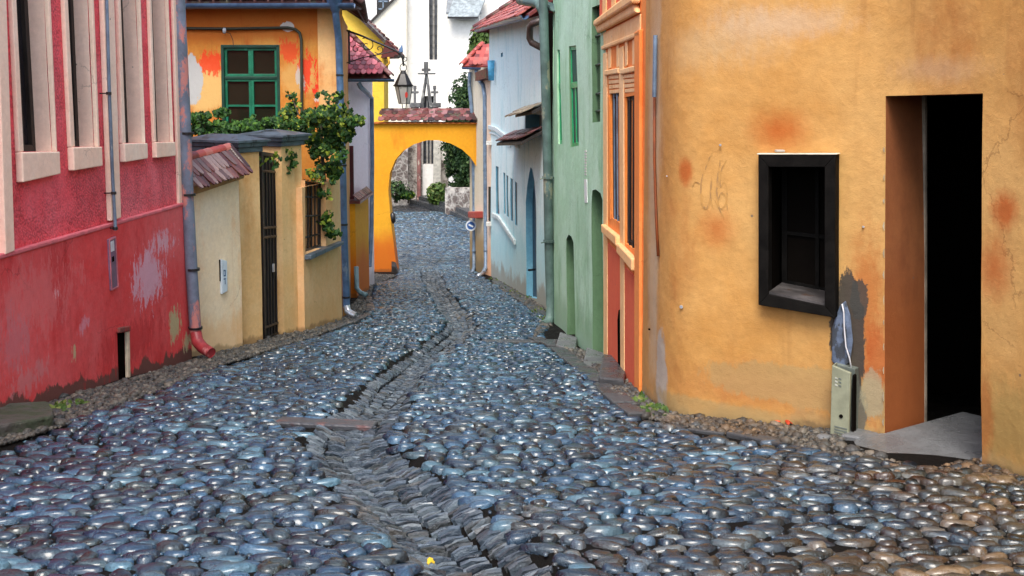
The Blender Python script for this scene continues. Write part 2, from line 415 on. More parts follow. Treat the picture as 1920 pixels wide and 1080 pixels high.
# ================================================================== GROUND AND STREET
def grid_mesh(name, xs, ys, zf, mat, keep=None, kind='structure'):
    X, Y = np.meshgrid(xs, ys); Z = zf(X.ravel(), Y.ravel()).reshape(X.shape)
    nx, ny = len(xs), len(ys)
    v = np.stack([X.ravel(), Y.ravel(), Z.ravel()], 1)
    f = [(j*nx+i, j*nx+i+1, (j+1)*nx+i+1, (j+1)*nx+i) for j in range(ny-1) for i in range(nx-1)]
    me = bpy.data.meshes.new(name); me.from_pydata(v.tolist(), [], f); me.materials.append(mat); me.polygons.foreach_set('use_smooth', [True]*len(f))
    o = bpy.data.objects.new(name, me); COL.objects.link(o); o['kind'] = kind
    return o
gx = np.array(sorted(set([-900, -300, -100, -40, -20, -14] + list(np.arange(-10, 10.1, 1.0)) + [14, 20, 40, 100, 300, 900])), float)
gy = np.array([-400, -60, -40, -20, -10, -6] + list(np.arange(-4, 60, 1.0)) + [70, 90, 140, 300, 900], float)
grid_mesh('ground', gx, gy, lambda x, y: prof(y) - .16, M['dirt'])
def rel(x, y):
    return gz(x, y) + .012*np.sin(x*3.1+y*1.3) + .010*np.sin(x*1.7-y*2.9+1)
street = grid_mesh('street', np.arange(-5.4, 4.5, .09), np.arange(1.0, 27.2, .09), lambda x, y: rel(x, y) + .001, M['dirt'])
# cobble extents (pixels on the ground -> plan)
LP = [G(*p) for p in [(-300,905),(0,842),(110,800),(200,772),(300,733),(400,690),(490,664),(585,634),(672,604),(690,570),(700,535),(744,520),(741,480),(738,430),(735,410)]]
RP = [G(*p) for p in [(2100,930),(1920,905),(1760,893),(1640,874),(1450,832),(1300,812),(1185,785),(1080,700),(1010,650),(1018,602),(975,568),(925,538),(895,519),(893,470),(890,430)]]
LP += [Vector((-6.6, 37.5, 0)), Vector((-8.5, 43, 0))]; RP += [Vector((-1.2, 38, 0)), Vector((-3.2, 43, 0))]
def ext(P, y): return float(np.interp(y, [p.y for p in P], [p.x for p in P]))
def stone_proto(k, seg=10, rings=3):
    r = random.Random(k); vs = []
    ph = r.uniform(0, 6.28); e = r.uniform(1.6, 2.3)
    lob = [(r.uniform(-.13, .13)/(1+m_*.25), r.uniform(0, 6.28)) for m_ in range(5)]
    skew = r.uniform(-.25, .25); ridge = r.uniform(-.3, .3)
    for j in range(rings):
        rad = [1.0, .92, .66][j]; zz = [-.5, .48, .90][j]
        for i in range(seg):
            t = 2*math.pi*i/seg
            c, s_ = math.cos(t), math.sin(t)
            q = (abs(c)**e + abs(s_)**e)**(-1/e)
            q *= 1 + sum(am*math.sin((m+2)*t+p_) for m, (am, p_) in enumerate(lob))
            x = c*q*rad; y = s_*q*rad
            vs.append((x + skew*y*.5, y, zz + (.3*ridge*x if j else 0) + r.uniform(-.09, .09)))
    vs.append((r.uniform(-.2, .2), r.uniform(-.2, .2), .96))
    fs = []
    for j in range(rings-1):
        for i in range(seg): fs.append((j*seg+i, j*seg+(i+1) % seg, (j+1)*seg+(i+1) % seg, (j+1)*seg+i))
    top = len(vs)-1
    for i in range(seg): fs.append(((rings-1)*seg+i, (rings-1)*seg+(i+1) % seg, top))
    return vs, fs
PROT = [stone_proto(k) for k in range(20)]
GRIT = [stone_proto(50+k, 6, 2) for k in range(4)]
def proto_mesh(name, pr, mat, smooth=True):
    me = bpy.data.meshes.new(name); me.from_pydata(pr[0], [], pr[1]); me.materials.append(mat)
    if smooth: me.polygons.foreach_set('use_smooth', [True]*len(pr[1]))
    return me
def batch(name, items, mat, parent=None, kind='stuff', smooth=True, label=None, cat=None):
    """items: (proto(vs,fs), Matrix, rnd) joined into one mesh"""
    V = []; Fc = []; Rn = []; o = 0; loops = []
    cache = {}
    for pr, mx, rd in items:
        k = id(pr)
        if k not in cache: cache[k] = np.array(pr[0])
        a = cache[k]; m3 = np.array(mx.to_3x3()); t = np.array(mx.translation)
        V.append(a @ m3.T + t); Fc += [tuple(i+o for i in f) for f in pr[1]]; Rn.append(np.full(len(a), rd)); o += len(a)
    V = np.concatenate(V); org = np.array(parent_world(parent)) if parent else np.zeros(3)
    me = bpy.data.meshes.new(name); me.from_pydata((V-org).tolist(), [], Fc); me.materials.append(mat)
    if smooth: me.polygons.foreach_set('use_smooth', [True]*len(Fc))
    at = me.attributes.new('rnd', 'FLOAT', 'POINT'); at.data.foreach_set('value', np.concatenate(Rn))
    ob = bpy.data.objects.new(name, me); COL.objects.link(ob)
    if parent: ob.parent = parent
    tag(ob, label, cat, None, kind)
    return ob
def basis(loc, ex, ey, ez, sx=1, sy=1, sz=1):
    m = Matrix.Identity(4)
    for i, (v, s) in enumerate(((ex, sx), (ey, sy), (ez, sz))):
        for k in range(3): m[k][i] = v[k]*s
    m.translation = loc
    return m
# keep cobbles off these slabs: (centre, half x, half y)
SLAB_C = G(612, 792); DRAIN_C = G(975, 641)
def blocked(x, y):
    if abs(x-SLAB_C.x) < .36 and abs(y-SLAB_C.y) < .12: return True
    if abs(x-DRAIN_C.x) < .5 and abs(y-DRAIN_C.y) < .16: return True
    return False
cob = []
y = 2.2
while y < 43:
    pitch = random.uniform(.052, .080) * (1 if y < 20 else 1.15 if y < 27 else 1.9)
    xl = ext(LP, y) if y > 4 else -4.8; xr = ext(RP, y) if y > 4 else 4.0
    if y < LP[0].y: xl = -5
    x = xl + random.uniform(0, .1)
    while x < xr:
        wd = random.choice((random.uniform(.07, .125), random.uniform(.11, .19)))
        if y > 27: wd *= 1.7
        cx = x + wd/2; cy = y + .055*mnoise.noise(Vector((cx*1.1, y*.9, 3))) * 2 + random.uniform(-.018, .018) + .07*math.sin(cx*1.3+y*.6)
        x += wd + random.uniform(.002, .014)
        cob.append((cx, cy, wd, pitch))
    y += pitch*.97
cx = np.array([c[0] for c in cob]); cy = np.array([c[1] for c in cob]); dch = chan_d(cx, cy); zz = rel(cx, cy)
items = []
for i, (x, y, wd, pt) in enumerate(cob):
    if dch[i] < CHW + (.02 if y < 7.5 else .045) or blocked(x, y): continue
    if random.random() < .012: continue
    px_ = x / y
    sl = (float(prof(y+.05)) - float(prof(y-.05))) / .1
    rz = random.gauss(0, .16) + .25*mnoise.noise(Vector((x*.8, y*.5, 9)))
    tx = sl + random.gauss(-.04, .14); ty = random.gauss(0, .07)
    mx = Matrix.Translation((x, y, zz[i] + random.uniform(-.007, .004))) @ Matrix.Rotation(math.atan(tx), 4, 'X') @ Matrix.Rotation(ty, 4, 'Y') @ Matrix.Rotation(rz, 4, 'Z') @ Matrix.Diagonal((wd*random.uniform(.50, .58), pt*random.uniform(.46, .68), random.uniform(.020, .034), 1))
    vis = abs(x) / max(y, .1) < .53 and y > 3.4
    items.append((y if vis else 99, random.randrange(len(PROT)), mx, random.random()))
items.sort(key=lambda t: t[0])
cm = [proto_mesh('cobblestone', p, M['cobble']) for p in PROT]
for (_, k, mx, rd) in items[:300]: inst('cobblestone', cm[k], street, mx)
grit = []
gy_ = 3.3 + 9*rng.random(9000)**1.5; gx_ = rng.uniform(-.54, .54, 9000)*gy_
gd_ = chan_d(gx_, gy_); gz_ = rel(gx_, gy_)
for x, y, d_, z_ in zip(gx_.tolist(), gy_.tolist(), gd_.tolist(), gz_.tolist()):
    if d_ < CHW+.01 or not ext(LP, y) < x < ext(RP, y): continue
    s_ = random.uniform(.005, .013)
    grit.append((GRIT[random.randrange(4)], Matrix.Translation((x, y, z_+.004)) @ Matrix.Rotation(random.uniform(0, 6.28), 4, 'Z') @ Matrix.Diagonal((s_*1.3, s_, s_*.7, 1)), random.random()))
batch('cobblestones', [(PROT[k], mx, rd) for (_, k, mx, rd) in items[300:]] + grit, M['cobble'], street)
# ---- drain channel of slates set on edge
def slate_proto(k):
    r = random.Random(100+k); j = lambda a: r.uniform(-a, a)
    vs = [(-1+j(.1), -1, -1), (1+j(.1), -1, -1), (1+j(.1), 1, -1), (-1+j(.1), 1, -1)]
    h = [j(.25) for _ in range(4)]
    vs += [(-1+j(.08), -.8+j(.15), .6+h[0]), (1+j(.08), -.8+j(.15), .6+h[1]), (1+j(.08), .75+j(.2), .6+h[2]), (-1+j(.08), .75+j(.2), .6+h[3])]
    vs += [(j(.3), -.6, .85+h[0]*.5), (j(.3), .6, .85+h[2]*.5)]
    fs = [(0,1,5,4),(1,2,6,5),(2,3,7,6),(3,0,4,7),(4,5,8),(5,6,9,8),(6,7,9),(7,4,8,9)]
    fs = [(0,1,5,8,4),(1,2,6,5),(2,3,7,9,6),(3,0,4,7),(4,8,9,7),(8,5,6,9)]
    return vs, fs
SP = [slate_proto(k) for k in range(12)]
channel = grid_like = None
seglen = np.hypot(np.diff(CH[:, 0]), np.diff(CH[:, 1])); S = np.concatenate([[0], np.cumsum(seglen)])
def chpt(s):
    x = np.interp(s, S, CH[:, 0]); y = np.interp(s, S, CH[:, 1]); e = .12
    dx = np.interp(s+e, S, CH[:, 0]) - np.interp(s-e, S, CH[:, 0]); dy = np.interp(s+e, S, CH[:, 1]) - np.interp(s-e, S, CH[:, 1]); L = math.hypot(dx, dy)+1e-9
    return x, y, dx/L, dy/L
mbc = MB(); rows = []
s = 0
while s < S[-1]:
    x, y, dx, dy = chpt(s); rows.append((x, y, dx, dy)); s += .15
nb_ = 6
for i, (x, y, dx, dy) in enumerate(rows):
    for k in range(nb_+1):
        v = (k/nb_*2-1)*(CHW+.03); f_ = float(hwf(y))/CHW; qx, qy = x+dy*v*f_, y-dx*v*f_
        mbc.v.append(Vector((qx, qy, float(prof(qy)) - float(dep(qy))*(1-min(1, abs(v)/(CHW+.03))**2) - .012)))
for i in range(len(rows)-1):
    for k in range(nb_): a = i*(nb_+1)+k; mbc.f.append((a, a+1, a+nb_+2, a+nb_+1)); mbc.mi.append(0)
channel = mbc.build('drain_channel', M['dirt'], kind='structure', smooth=True)
slates = []; NB = 5; bw = 2*CHW/NB
for b in range(NB):
    s = random.uniform(0, .05)
    while s < S[-1]:
        th = random.choice((random.uniform(.014, .03), random.uniform(.02, .055))) * (1 if s < 9 else 1.5)
        x, y, dx, dy = chpt(s)
        v = -CHW + bw*(b+.5) + random.uniform(-.012, .012) + .02*math.sin(s*1.7+b)
        f_ = float(hwf(y))/CHW; qx, qy = x+dy*v*f_, y-dx*v*f_
        if blocked(qx, qy) or random.random() < .03: s += th; continue
        sl = (float(prof(y+.1))-float(prof(y-.1)))/.2*dy
        vn = v/(CHW+.03); gq = float(prof(qy)) - float(dep(qy))*(1-vn*vn)
        ca = .17*vn/(CHW+.03)
        skw = -.22 + random.gauss(0, .07)
        ex = Vector((dy, -dx, ca)).normalized(); ey = Vector((dx, dy, sl + random.gauss(.05, .12)))
        ey = (ey - ex*ey.dot(ex)).normalized(); ez = ex.cross(ey)
        if ez.z < 0: ez = -ez
        mx = basis(Vector((qx, qy, gq + random.uniform(-.01, .014))), ex, ey, ez) @ Matrix.Rotation(skw, 4, 'Z') @ Matrix.Diagonal((bw*f_*.5*random.uniform(.9, 1.14), th*.47, .035, 1))
        slates.append((y if (y > 3.4 and y < 60) else 99, random.randrange(len(SP)), mx, random.random()))
        s += th
slates.sort(key=lambda t: t[0])
sm = [proto_mesh('slate', p, M['slate'], False) for p in SP]
for (_, k, mx, rd) in slates[:300]: inst('slate', sm[k], channel, mx)
batch('slates', [(SP[k], mx, rd) for (_, k, mx, rd) in slates[300:]], M['slate'], channel, smooth=False)
# kerb stones bordering the paved lane on the right, and by the left strip
def kerb(pix, name, wdt, mat, seedk, h=.035):
    P = [G(*p) for p in pix]; root = None
    pts = catmull([Vector((p.x, p.y, 0)) for p in P], 8)
    SS = [0]
    for i in range(len(pts)-1): SS.append(SS[-1]+(pts[i+1]-pts[i]).length)
    xs = [p.x for p in pts]; ys = [p.y for p in pts]
    root = thing_struct(name, (P[0].x, P[0].y, float(prof(P[0].y))))
    r = random.Random(seedk); s = 0
    while s < SS[-1]:
        L = r.uniform(.22, .5); a = Vector((np.interp(s+.012, SS, xs), np.interp(s+.012, SS, ys), 0)); b = Vector((np.interp(s+L-.012, SS, xs), np.interp(s+L-.012, SS, ys), 0))
        d = (b-a)
        if d.length < .06: break
        n = Vector((d.y, -d.x, 0)).normalized()*wdt*.5*r.uniform(.85, 1.15)
        q = [a-n, b-n*r.uniform(.9, 1.1), b+n*r.uniform(.9, 1.1), a+n]
        m = MB(); up = h+r.uniform(-.008, .01)
        zt = [Vector((p.x, p.y, float(prof(p.y))+up+r.uniform(-.006, .006))) for p in q]; zb = [Vector((p.x, p.y, float(prof(p.y))-.06)) for p in q]
        m.prism(zb, zt); m.build('kerb_stone', mat, root, bevel=.01)
        s += L
    return root
def thing_struct(name, loc):
    o = bpy.data.objects.new(name, None); COL.objects.link(o); o.location = loc; o['kind'] = 'structure'; return o
kerb([(1002,636),(1040,655),(1085,690),(1125,722),(1165,758),(1200,784)], 'kerb', .16, M['dark_slab'], 1)
kerb([(690,560),(694,585),(668,603),(615,622)], 'kerb', .12, M['dark_slab'], 2)
kerb([(928,528),(968,556),(1000,580),(1022,596)], 'kerb', .16, M['dark_slab'], 3)
kerb([(1215,795),(1300,806),(1400,820),(1500,842),(1590,866)], 'kerb', .10, M['dark_slab'], 4, .02)
m = MB(); c = SLAB_C
m.box((c.x, c.y, float(prof(c.y))-.013), (.34, -.05, 0), (0, .12, -.02), (0, 0, .022)); m.build('drain_slab', (lambda t: t.out(t.mix(t.smooth(t.noise(5, 6), .5, .62), (.05, .055, .065), (.13, .06, .055)), .35, t.bump(t.noise(25, 6), .6, .02)))(NT('reddish_slab')), bevel=.012, kind='structure')
m = MB(); c = DRAIN_C
m.box((c.x, c.y, float(prof(c.y))-.015), (.47, .0, 0), (0, .13, -.018), (0, 0, .035)); m.build('crossing_slab', M['dark_slab'], bevel=.012, kind='structure')

# gravel strips at the foot of the walls
def pebble_proto(k):
    r = random.Random(500+k)
    bm = bmesh.new(); bmesh.ops.create_icosphere(bm, subdivisions=1, radius=1)
    ax = (r.uniform(.8, 1.2), r.uniform(.6, 1), r.uniform(.45, .7))
    for v in bm.verts: v.co = Vector((v.co.x*ax[0], v.co.y*ax[1], v.co.z*ax[2])) * r.uniform(.8, 1.15)
    bm.verts.index_update()
    out = ([tuple(v.co) for v in bm.verts], [tuple(v.index for v in f.verts) for f in bm.faces]); bm.free(); return out
PB = [pebble_proto(k) for k in range(6)]
def gravel(polys, dens, smin=.008, smax=.028):
    its = []
    for pix in polys:
        P = [G(*p) for p in pix]; pl = [(p.x, p.y) for p in P]
        x0, x1 = min(p[0] for p in pl), max(p[0] for p in pl); y0, y1 = min(p[1] for p in pl), max(p[1] for p in pl)
        n = int((x1-x0)*(y1-y0)*dens)
        for _ in range(n):
            x, y = random.uniform(x0, x1), random.uniform(y0, y1)
            if not inside(pl, x, y): continue
            s = random.uniform(smin, smax)*(1.9 if random.random() < .05 else 1)
            mx = Matrix.Translation((x, y, float(prof(y))+s*.35+random.uniform(0, .012))) @ Matrix.Rotation(random.uniform(0, 6.28), 4, 'Z') @ Matrix.Rotation(random.gauss(0, .3), 4, 'X') @ Matrix.Diagonal((s, s, s, 1))
            its.append((PB[random.randrange(6)], mx, random.random()))
    return its
gi = gravel([[(-250,880),(0,790),(110,752),(250,712),(375,672),(405,690),(300,735),(200,774),(60,822),(-250,900)],
             [(372,672),(490,642),(505,658),(405,690)], [(490,642),(580,612),(650,592),(672,604),(585,634),(505,658)],
             [(640,600),(672,560),(668,530),(700,515),(744,517),(700,535),(690,575),(672,604)],
             [(1040,640),(1130,672),(1205,735),(1262,778),(1215,788),(1150,740),(1085,690)],
             [(1262,776),(1560,800),(1600,862),(1450,830),(1300,806),(1200,784)],
             [(1760,880),(1843,862),(2050,900),(2080,935),(1760,908)], [(1560,830),(1640,884),(1760,902),(1900,912),(1900,880),(1800,884),(1740,884),(1656,866),(1600,842)],
             [(925,522),(985,552),(1015,574),(1035,612),(1000,636),(1018,600),(975,566),(925,536)]], 2600)
tag(batch('gravel', gi, M['gravel'], None), 'small wet gravel and grit strewn along the foot of the walls', 'gravel')

# ================================================================== shared metal / trim
M['grey_pipe'] = paint('weathered_zinc', sr(108, 128, 150), .45, .3, (sr(150, 160, 165), .6), metal=.2)
M['blue_pipe'] = paint('blue_painted_zinc', sr(76, 104, 138), .4, .3, (sr(110, 130, 150), .62), metal=.1)
M['peel_pipe'] = paint('peeling_pipe', sr(110, 122, 142), .5, .3, (sr(196, 130, 124), .50), metal=.1, scale=4)
M['green_pipe'] = paint('green_grey_pipe', sr(82, 104, 100), .5, .4, (sr(140, 140, 120), .57), scale=3)
M['black'] = paint('black_iron', (.012, .012, .014), .4, .4)
M['spout'] = paint('bare_zinc', (.55, .58, .62), .3, .2, metal=.6)
M['zinc_cap'] = paint('zinc_sheet', sr(84, 96, 108), .4, .35, (sr(44, 50, 56), .55), metal=.3)
M['green_wood'] = paint('green_window_paint', sr(14, 104, 76), .45, .3, (sr(60, 150, 120), .62))
M['dark_green'] = paint('dark_green_paint', sr(12, 60, 46), .5, .3)
M['black_box'] = paint('black_box_timber', (.006, .0055, .005), .75, .5, ((.02, .014, .01), .66), scale=9, bump=.3)
M['black_box'].node_tree.nodes['Principled BSDF'].inputs['Specular IOR Level'].default_value = .08
M['old_wood'] = paint('blackened_wood', (.02, .015, .012), .6, .5, (.05*1, .035, .025) and ((.06, .042, .03), .62), scale=9, bump=.4)
M['roof_red'] = tilemat('red_roof_tile', [sr(140, 48, 42), sr(185, 84, 74), sr(96, 34, 34), sr(200, 120, 108), sr(150, 60, 52)])
M['roof_pink'] = tilemat('faded_roof_tile', [sr(180, 80, 95), sr(205, 120, 130), sr(140, 60, 72), sr(110, 60, 70), sr(215, 140, 145)])
M['roof_dark'] = tilemat('mossy_coping_tile', [sr(76, 36, 32), sr(120, 66, 64), sr(44, 25, 25), sr(150, 106, 108), sr(100, 46, 36), sr(38, 26, 26)], moss=sr(75, 72, 55))
M['roof_wet'] = tilemat('wet_coping_tile', [sr(80, 38, 32), sr(118, 76, 68), sr(52, 26, 22), sr(160, 136, 130), sr(70, 42, 38)], rough=.2)

def tile_proto(kind='beaver'):
    w = .5; vs = []
    pr = []
    if kind == 'beaver':
        pts = [(-w, 0), (-w, -.72), (-w*.72, -.92), (-w*.3, -1), (w*.3, -1), (w*.72, -.92), (w, -.72), (w, 0)]
    else:
        pts = [(-w, 0), (-w, -1), (w, -1), (w, 0)]
    n = len(pts); vs = [(x, y, 0) for x, y in pts] + [(x, y, 1) for x, y in pts]
    fs = [tuple(range(n))[::-1] if False else tuple(range(n)), tuple(range(n, 2*n))[::-1]] + [(i, n+i, n+(i+1) % n, (i+1) % n) for i in range(n)]
    return vs, fs
def tile_field(parent, mat, org, ex, down, ncol, nrow, w, h, th=.016, expo=.6, name='roof_tile', jit=.012, cols=None):
    ex = Vector(ex).normalized(); down = Vector(down).normalized(); nz = ex.cross(-down).normalized()
    if nz.z < 0: nz = -nz
    mes = MATMESH.setdefault((mat.name, 'b'), proto_mesh('roof_tile', tile_proto(), mat, False))
    for r in range(nrow):
        c0, c1 = (0, ncol) if cols is None else cols(r)
        for c in range(c0, c1):
            p = Vector(org) + ex*(w*(c+.5+(.5 if r % 2 else 0)-.25)) + down*(expo*h*r) + nz*(.012*0 + random.uniform(0, .006))
            tilt = (down - nz*(-.06)).normalized()
            dy = (-(down) + nz*(-.05 + random.uniform(-jit, jit))).normalized()
            zx = (ex + down*random.uniform(-jit, jit)*2).normalized()
            zz_ = zx.cross(dy).normalized()
            if zz_.z < 0: zz_ = -zz_
            inst(name, mes, parent, basis(p + nz*.02, zx, dy, zz_, w*.97, h, th))
MATMESH = {}
def half_tube(mb, a, b, r, n=8, up=Vector((0, 0, 1)), mi=0, th=.012, full=math.pi, start=0):
    a, b = Vector(a), Vector(b); d = (b-a).normalized(); sx = d.cross(up).normalized(); uz = sx.cross(d).normalized()
    vs = []
    for p in (a, b):
        for rr in (r, r-th):
            for k in range(n+1):
                t = start + full*k/n; vs.append(p + sx*math.cos(t)*rr + uz*math.sin(t)*rr)
    m = n+1; fs = []
    for k in range(n):
        fs += [(k, k+1, 2*m+k+1, 2*m+k), (m+k, 3*m+k, 3*m+k+1, m+k+1), (k, m+k, m+k+1, k+1), (2*m+k, 2*m+k+1, 3*m+k+1, 3*m+k)]
    fs += [(0, 2*m, 3*m, m), (n, m+n, 3*m+n, 2*m+n)]
    mb.add(vs, fs, mi)
def gutter(parent, a, b, r, mat, name='gutter'):
    m = MB(); half_tube(m, a, b, r, 8, start=math.pi, full=math.pi); return m.build(name, mat, parent, smooth=True, auto=50)
def clamp(parent, c, r, mat, n=Vector((1, 0, 0))):
    m = MB(); c = Vector(c); m.tube([c-Vector((0, 0, .014)), c+Vector((0, 0, .014))], r, 12); m.tube([c, c-n*(r+.05)], .008, 6); return m.build('pipe_clamp', mat, parent)
exec_parts = True

# ================================================================== PINK HOUSE (left)
PA = xD(15, 7.0); PBp = xD(349, 10.45)
_d = ((PBp[0]-PA[0]), (PBp[1]-PA[1])); _l = math.hypot(*_d); _d = (_d[0]/_l, _d[1]/_l)
PK = Wall([(PA[0]-_d[0]*4.6, PA[1]-_d[1]*4.6), PBp], 1)
pk = thing('pink_house', (PA[0], PA[1], float(prof(7.0))), 'crimson pink house with tall pale framed windows filling the left side', 'house')
stP = lambda px, py, ra, c, soft, amt, rag: (PK.P(px, py), ra, c, soft, amt, rag)
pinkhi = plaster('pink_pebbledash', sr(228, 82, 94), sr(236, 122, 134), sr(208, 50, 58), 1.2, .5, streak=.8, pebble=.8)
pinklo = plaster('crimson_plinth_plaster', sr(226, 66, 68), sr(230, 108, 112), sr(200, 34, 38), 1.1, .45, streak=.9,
    damp=[(sr(120, 60, 55), .10, .5, 2.5), (sr(110, 66, 60), .12, .5, 2.5)],
    stains=[stP(60, 560, (.9, .9, .45), sr(222, 120, 122), .2, .5, 2.6), stP(240, 640, (.9, 1.2, .3), sr(186, 30, 36), .2, .5, 2.6), stP(300, 455, (.5, .6, .22), sr(225, 178, 196), .22, .85, 2.5), stP(272, 520, (.35, .42, .28), sr(222, 170, 190), .25, .95, 2.9),
            stP(322, 610, (.12, .16, .2), sr(190, 175, 135), .1, 1, 2.95), stP(345, 640, (.1, .12, .12), sr(200, 185, 145), .1, 1, 2.95),
            stP(98, 545, (.06, .1, .12), sr(225, 180, 190), .2, .7, 2.5), stP(150, 610, (.1, .14, .1), sr(220, 160, 180), .3, .6, 2.65),
            stP(130, 660, (.05, .05, .09), sr(200, 180, 140), .15, .95, 2.9), stP(20, 640, (.25, .35, .3), sr(205, 120, 130), .5, .6, 2.65),
            stP(45, 710, (.3, .4, .14), sr(210, 135, 140), .4, .6, 2.65), stP(75, 430, (.2, .2, .03), sr(120, 20, 26), .3, .6, 2)])
palep = plaster('pale_pink_trim', sr(252, 222, 200), sr(254, 234, 216), sr(242, 196, 172), 1.5, .25, streak=.5)
reveal = plaster('mauve_reveal_plaster', sr(246, 214, 196), sr(250, 224, 208), sr(232, 190, 166), 1.2, .2, streak=.5)
uL, uR = 0, PK.len; ztop = EYE+3.4
winpx = [[(21,0),(80,0),(97,284),(36,284)], [(118,0),(164,0),(176,275),(133,275)], [(219,0),(253,0),(265,268),(229,268)], [(277,0),(307,0),(318,266),(287,266)]]
outpx = [[(13,0),(86,0),(101,326),(30,342)], [(111,0),(168,0),(181,311),(127,320)], [(215,0),(257,0),(267,297),(224,304)], [(273,0),(309,0),(320,292),(284,296)]]
def up(q, dz=.95):
    tl, tr, br, bl = q; hi = max(tl[1], tr[1])+dz
    ex = lambda t, b: (t[0]+(t[0]-b[0])/(t[1]-b[1])*(hi-t[1])*.25, hi)
    return [ex(tl, bl), ex(tr, br), br, bl]
wq = [up(PK.Q(q)) for q in winpx]; oq = [up(PK.Q(q), 1.05) for q in outpx]
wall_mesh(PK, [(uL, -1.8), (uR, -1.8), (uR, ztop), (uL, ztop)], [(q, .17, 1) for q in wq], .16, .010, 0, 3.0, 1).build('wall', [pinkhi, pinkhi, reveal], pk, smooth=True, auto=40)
bandL = PK.uv(0, 475); bandR = PK.uv(345, 378); bz0 = bandL[1]+(bandR[1]-bandL[1])/(bandR[0]-bandL[0])*(0-bandL[0])
niche = PK.Q([(214, 624), (231, 622), (233, 722), (217, 726)])
pm = wall_mesh(PK, [(uL, -1.9), (uR+.0, -1.9), (uR+.0, bandR[1]-.03), (uL, bz0-.03)], [(niche, .022, 0)], .14, .009, .032, .03, 5)
pm.build('plinth', [pinklo, pinklo, pinklo], pk, smooth=True, auto=40, hgt=True)
m = MB(); slabq(m, PK, [(uL, bz0-.032), (uR, bandR[1]-.032), (uR, bandR[1]+.004), (uL, bz0+.004)], .0, .042); m.build('plinth_ledge', paint('pink_ledge', sr(215, 110, 120), .8, .2, bump=.3), pk, bevel=.01)
m = MB(); slabq(m, PK, inset(niche, .006), .012, .013); slabq(m, PK, [niche[0], niche[1], lerp2(niche[1], niche[0], .0), niche[0]], .02, .03); m.build('niche_back', M['dark'], pk)
m = MB(); slabq(m, PK, [lerp2(niche[1], niche[0], .12), (niche[1][0]+.03, niche[1][1]), (niche[2][0]+.03, niche[2][1]), lerp2(niche[2], niche[3], .12)], .02, .048); m.build('niche_jamb', paint('chipped_cream', sr(205, 190, 165), .8, .3, (sr(130, 110, 90), .58)), pk, bevel=.006)
m = MB(); slabq(m, PK, [lerp2(niche[0], niche[1], -.1), (niche[1][0]+.03, niche[1][1]), (niche[1][0]+.03, niche[1][1]+.05), (niche[0][0]-.01, niche[0][1]+.045)], .02, .06); m.build('niche_lintel', pinklo, pk, bevel=.008)
for i, (q, o) in enumerate(zip(wq, oq)):
    sill = [lerp2(o[3], o[0], 0), o[2]]
    it = [q[0], q[1], q[2], q[3]]
    m = MB()
    # raised surround: two jambs and a lintel, apron below
    slabq(m, PK, [o[0], q[0], q[3], (o[3][0], q[3][1])], -.0, .035); slabq(m, PK, [q[1], o[1], (o[2][0], q[2][1]), q[2]], -.0, .035)
    slabq(m, PK, [o[0], o[1], (q[1][0], q[1][1]), (q[0][0], q[0][1])], 0, .035)
    m.build('window_surround', palep, pk, bevel=.006)
    m = MB(); slabq(m, PK, [(o[3][0]-.0, q[3][1]-.002), (o[2][0], q[2][1]-.002), o[2], o[3]], 0, .055); m.build('window_sill', palep, pk, bevel=.008)
    # sash and glass at the back of the reveal
    m = MB(); ring(m, PK, q, inset(q, .05), -.168, -.12)
    mid = subq(q, 0.0, .32, 1, .35); slabq(m, PK, mid, -.17, -.115); slabq(m, PK, subq(q, .48, 0, .53, 1), -.165, -.118)
    fr = m.build('window_frame', M['old_wood'], pk, bevel=.004)
    m = MB(); slabq(m, PK, inset(q, .045), -.158, -.152); m.build('pane', M['glass'], fr)
    # turned half column with a capital standing before the glass
    m = MB(); a = quadpt(q, .12, 1.0); b = quadpt(q, .12, .1)
    zs_ = [a[1]+.0, a[1]+.02, a[1]+.035, a[1]+.05, b[1]-.95, b[1]-.93, b[1]-.89, b[1]-.86, b[1]]
    rs_ = [.028, .028, .018, .016, .014, .026, .024, .014, .014]
    m.tube([PK.xyz(a[0]+(b[0]-a[0])*((z-a[1])/(b[1]-a[1])), z, -.09) for z in zs_], rs_, 10); m.build('mullion_column', M['old_wood'], pk, smooth=True)
def pil(pix, off, name='pilaster', mat=palep):
    q = PK.Q(pix); q = up(q, 2.6); m = MB(); slabq(m, PK, q, 0, off); return m.build(name, mat, pk, bevel=.006)
pil([(-14,0),(3,0),(15,470),(-2,477)], .05)
pil([(184,0),(206,0),(218,408),(200,414)], .045)
pil([(319,0),(330,0),(344,380),(331,383)], .03)
# thin pipe down the middle pilaster, with bands and a socket
m = MB(); pts = [PK.P(x, y, .075) for x, y in [(197,-80),(200,0),(205,175),(211,330),(216,420),(216,432)]]
pts[0] = pts[1]+(pts[1]-pts[2])*2; m.tube(pts, .014, 10); o = m.build('thin_pipe', M['grey_pipe'], pk, smooth=True, auto=60)
for (x, y) in [(204,175),(213,362),(216,428)]:
    p = PK.P(x, y, .075); m = MB(); m.tube([p-Vector((0,0,.012)), p+Vector((0,0,.012))], .022, 10); m.tube([p, p+Vector((-.08,0,0))], .006, 6); m.build('pipe_clamp', M['black'], pk)
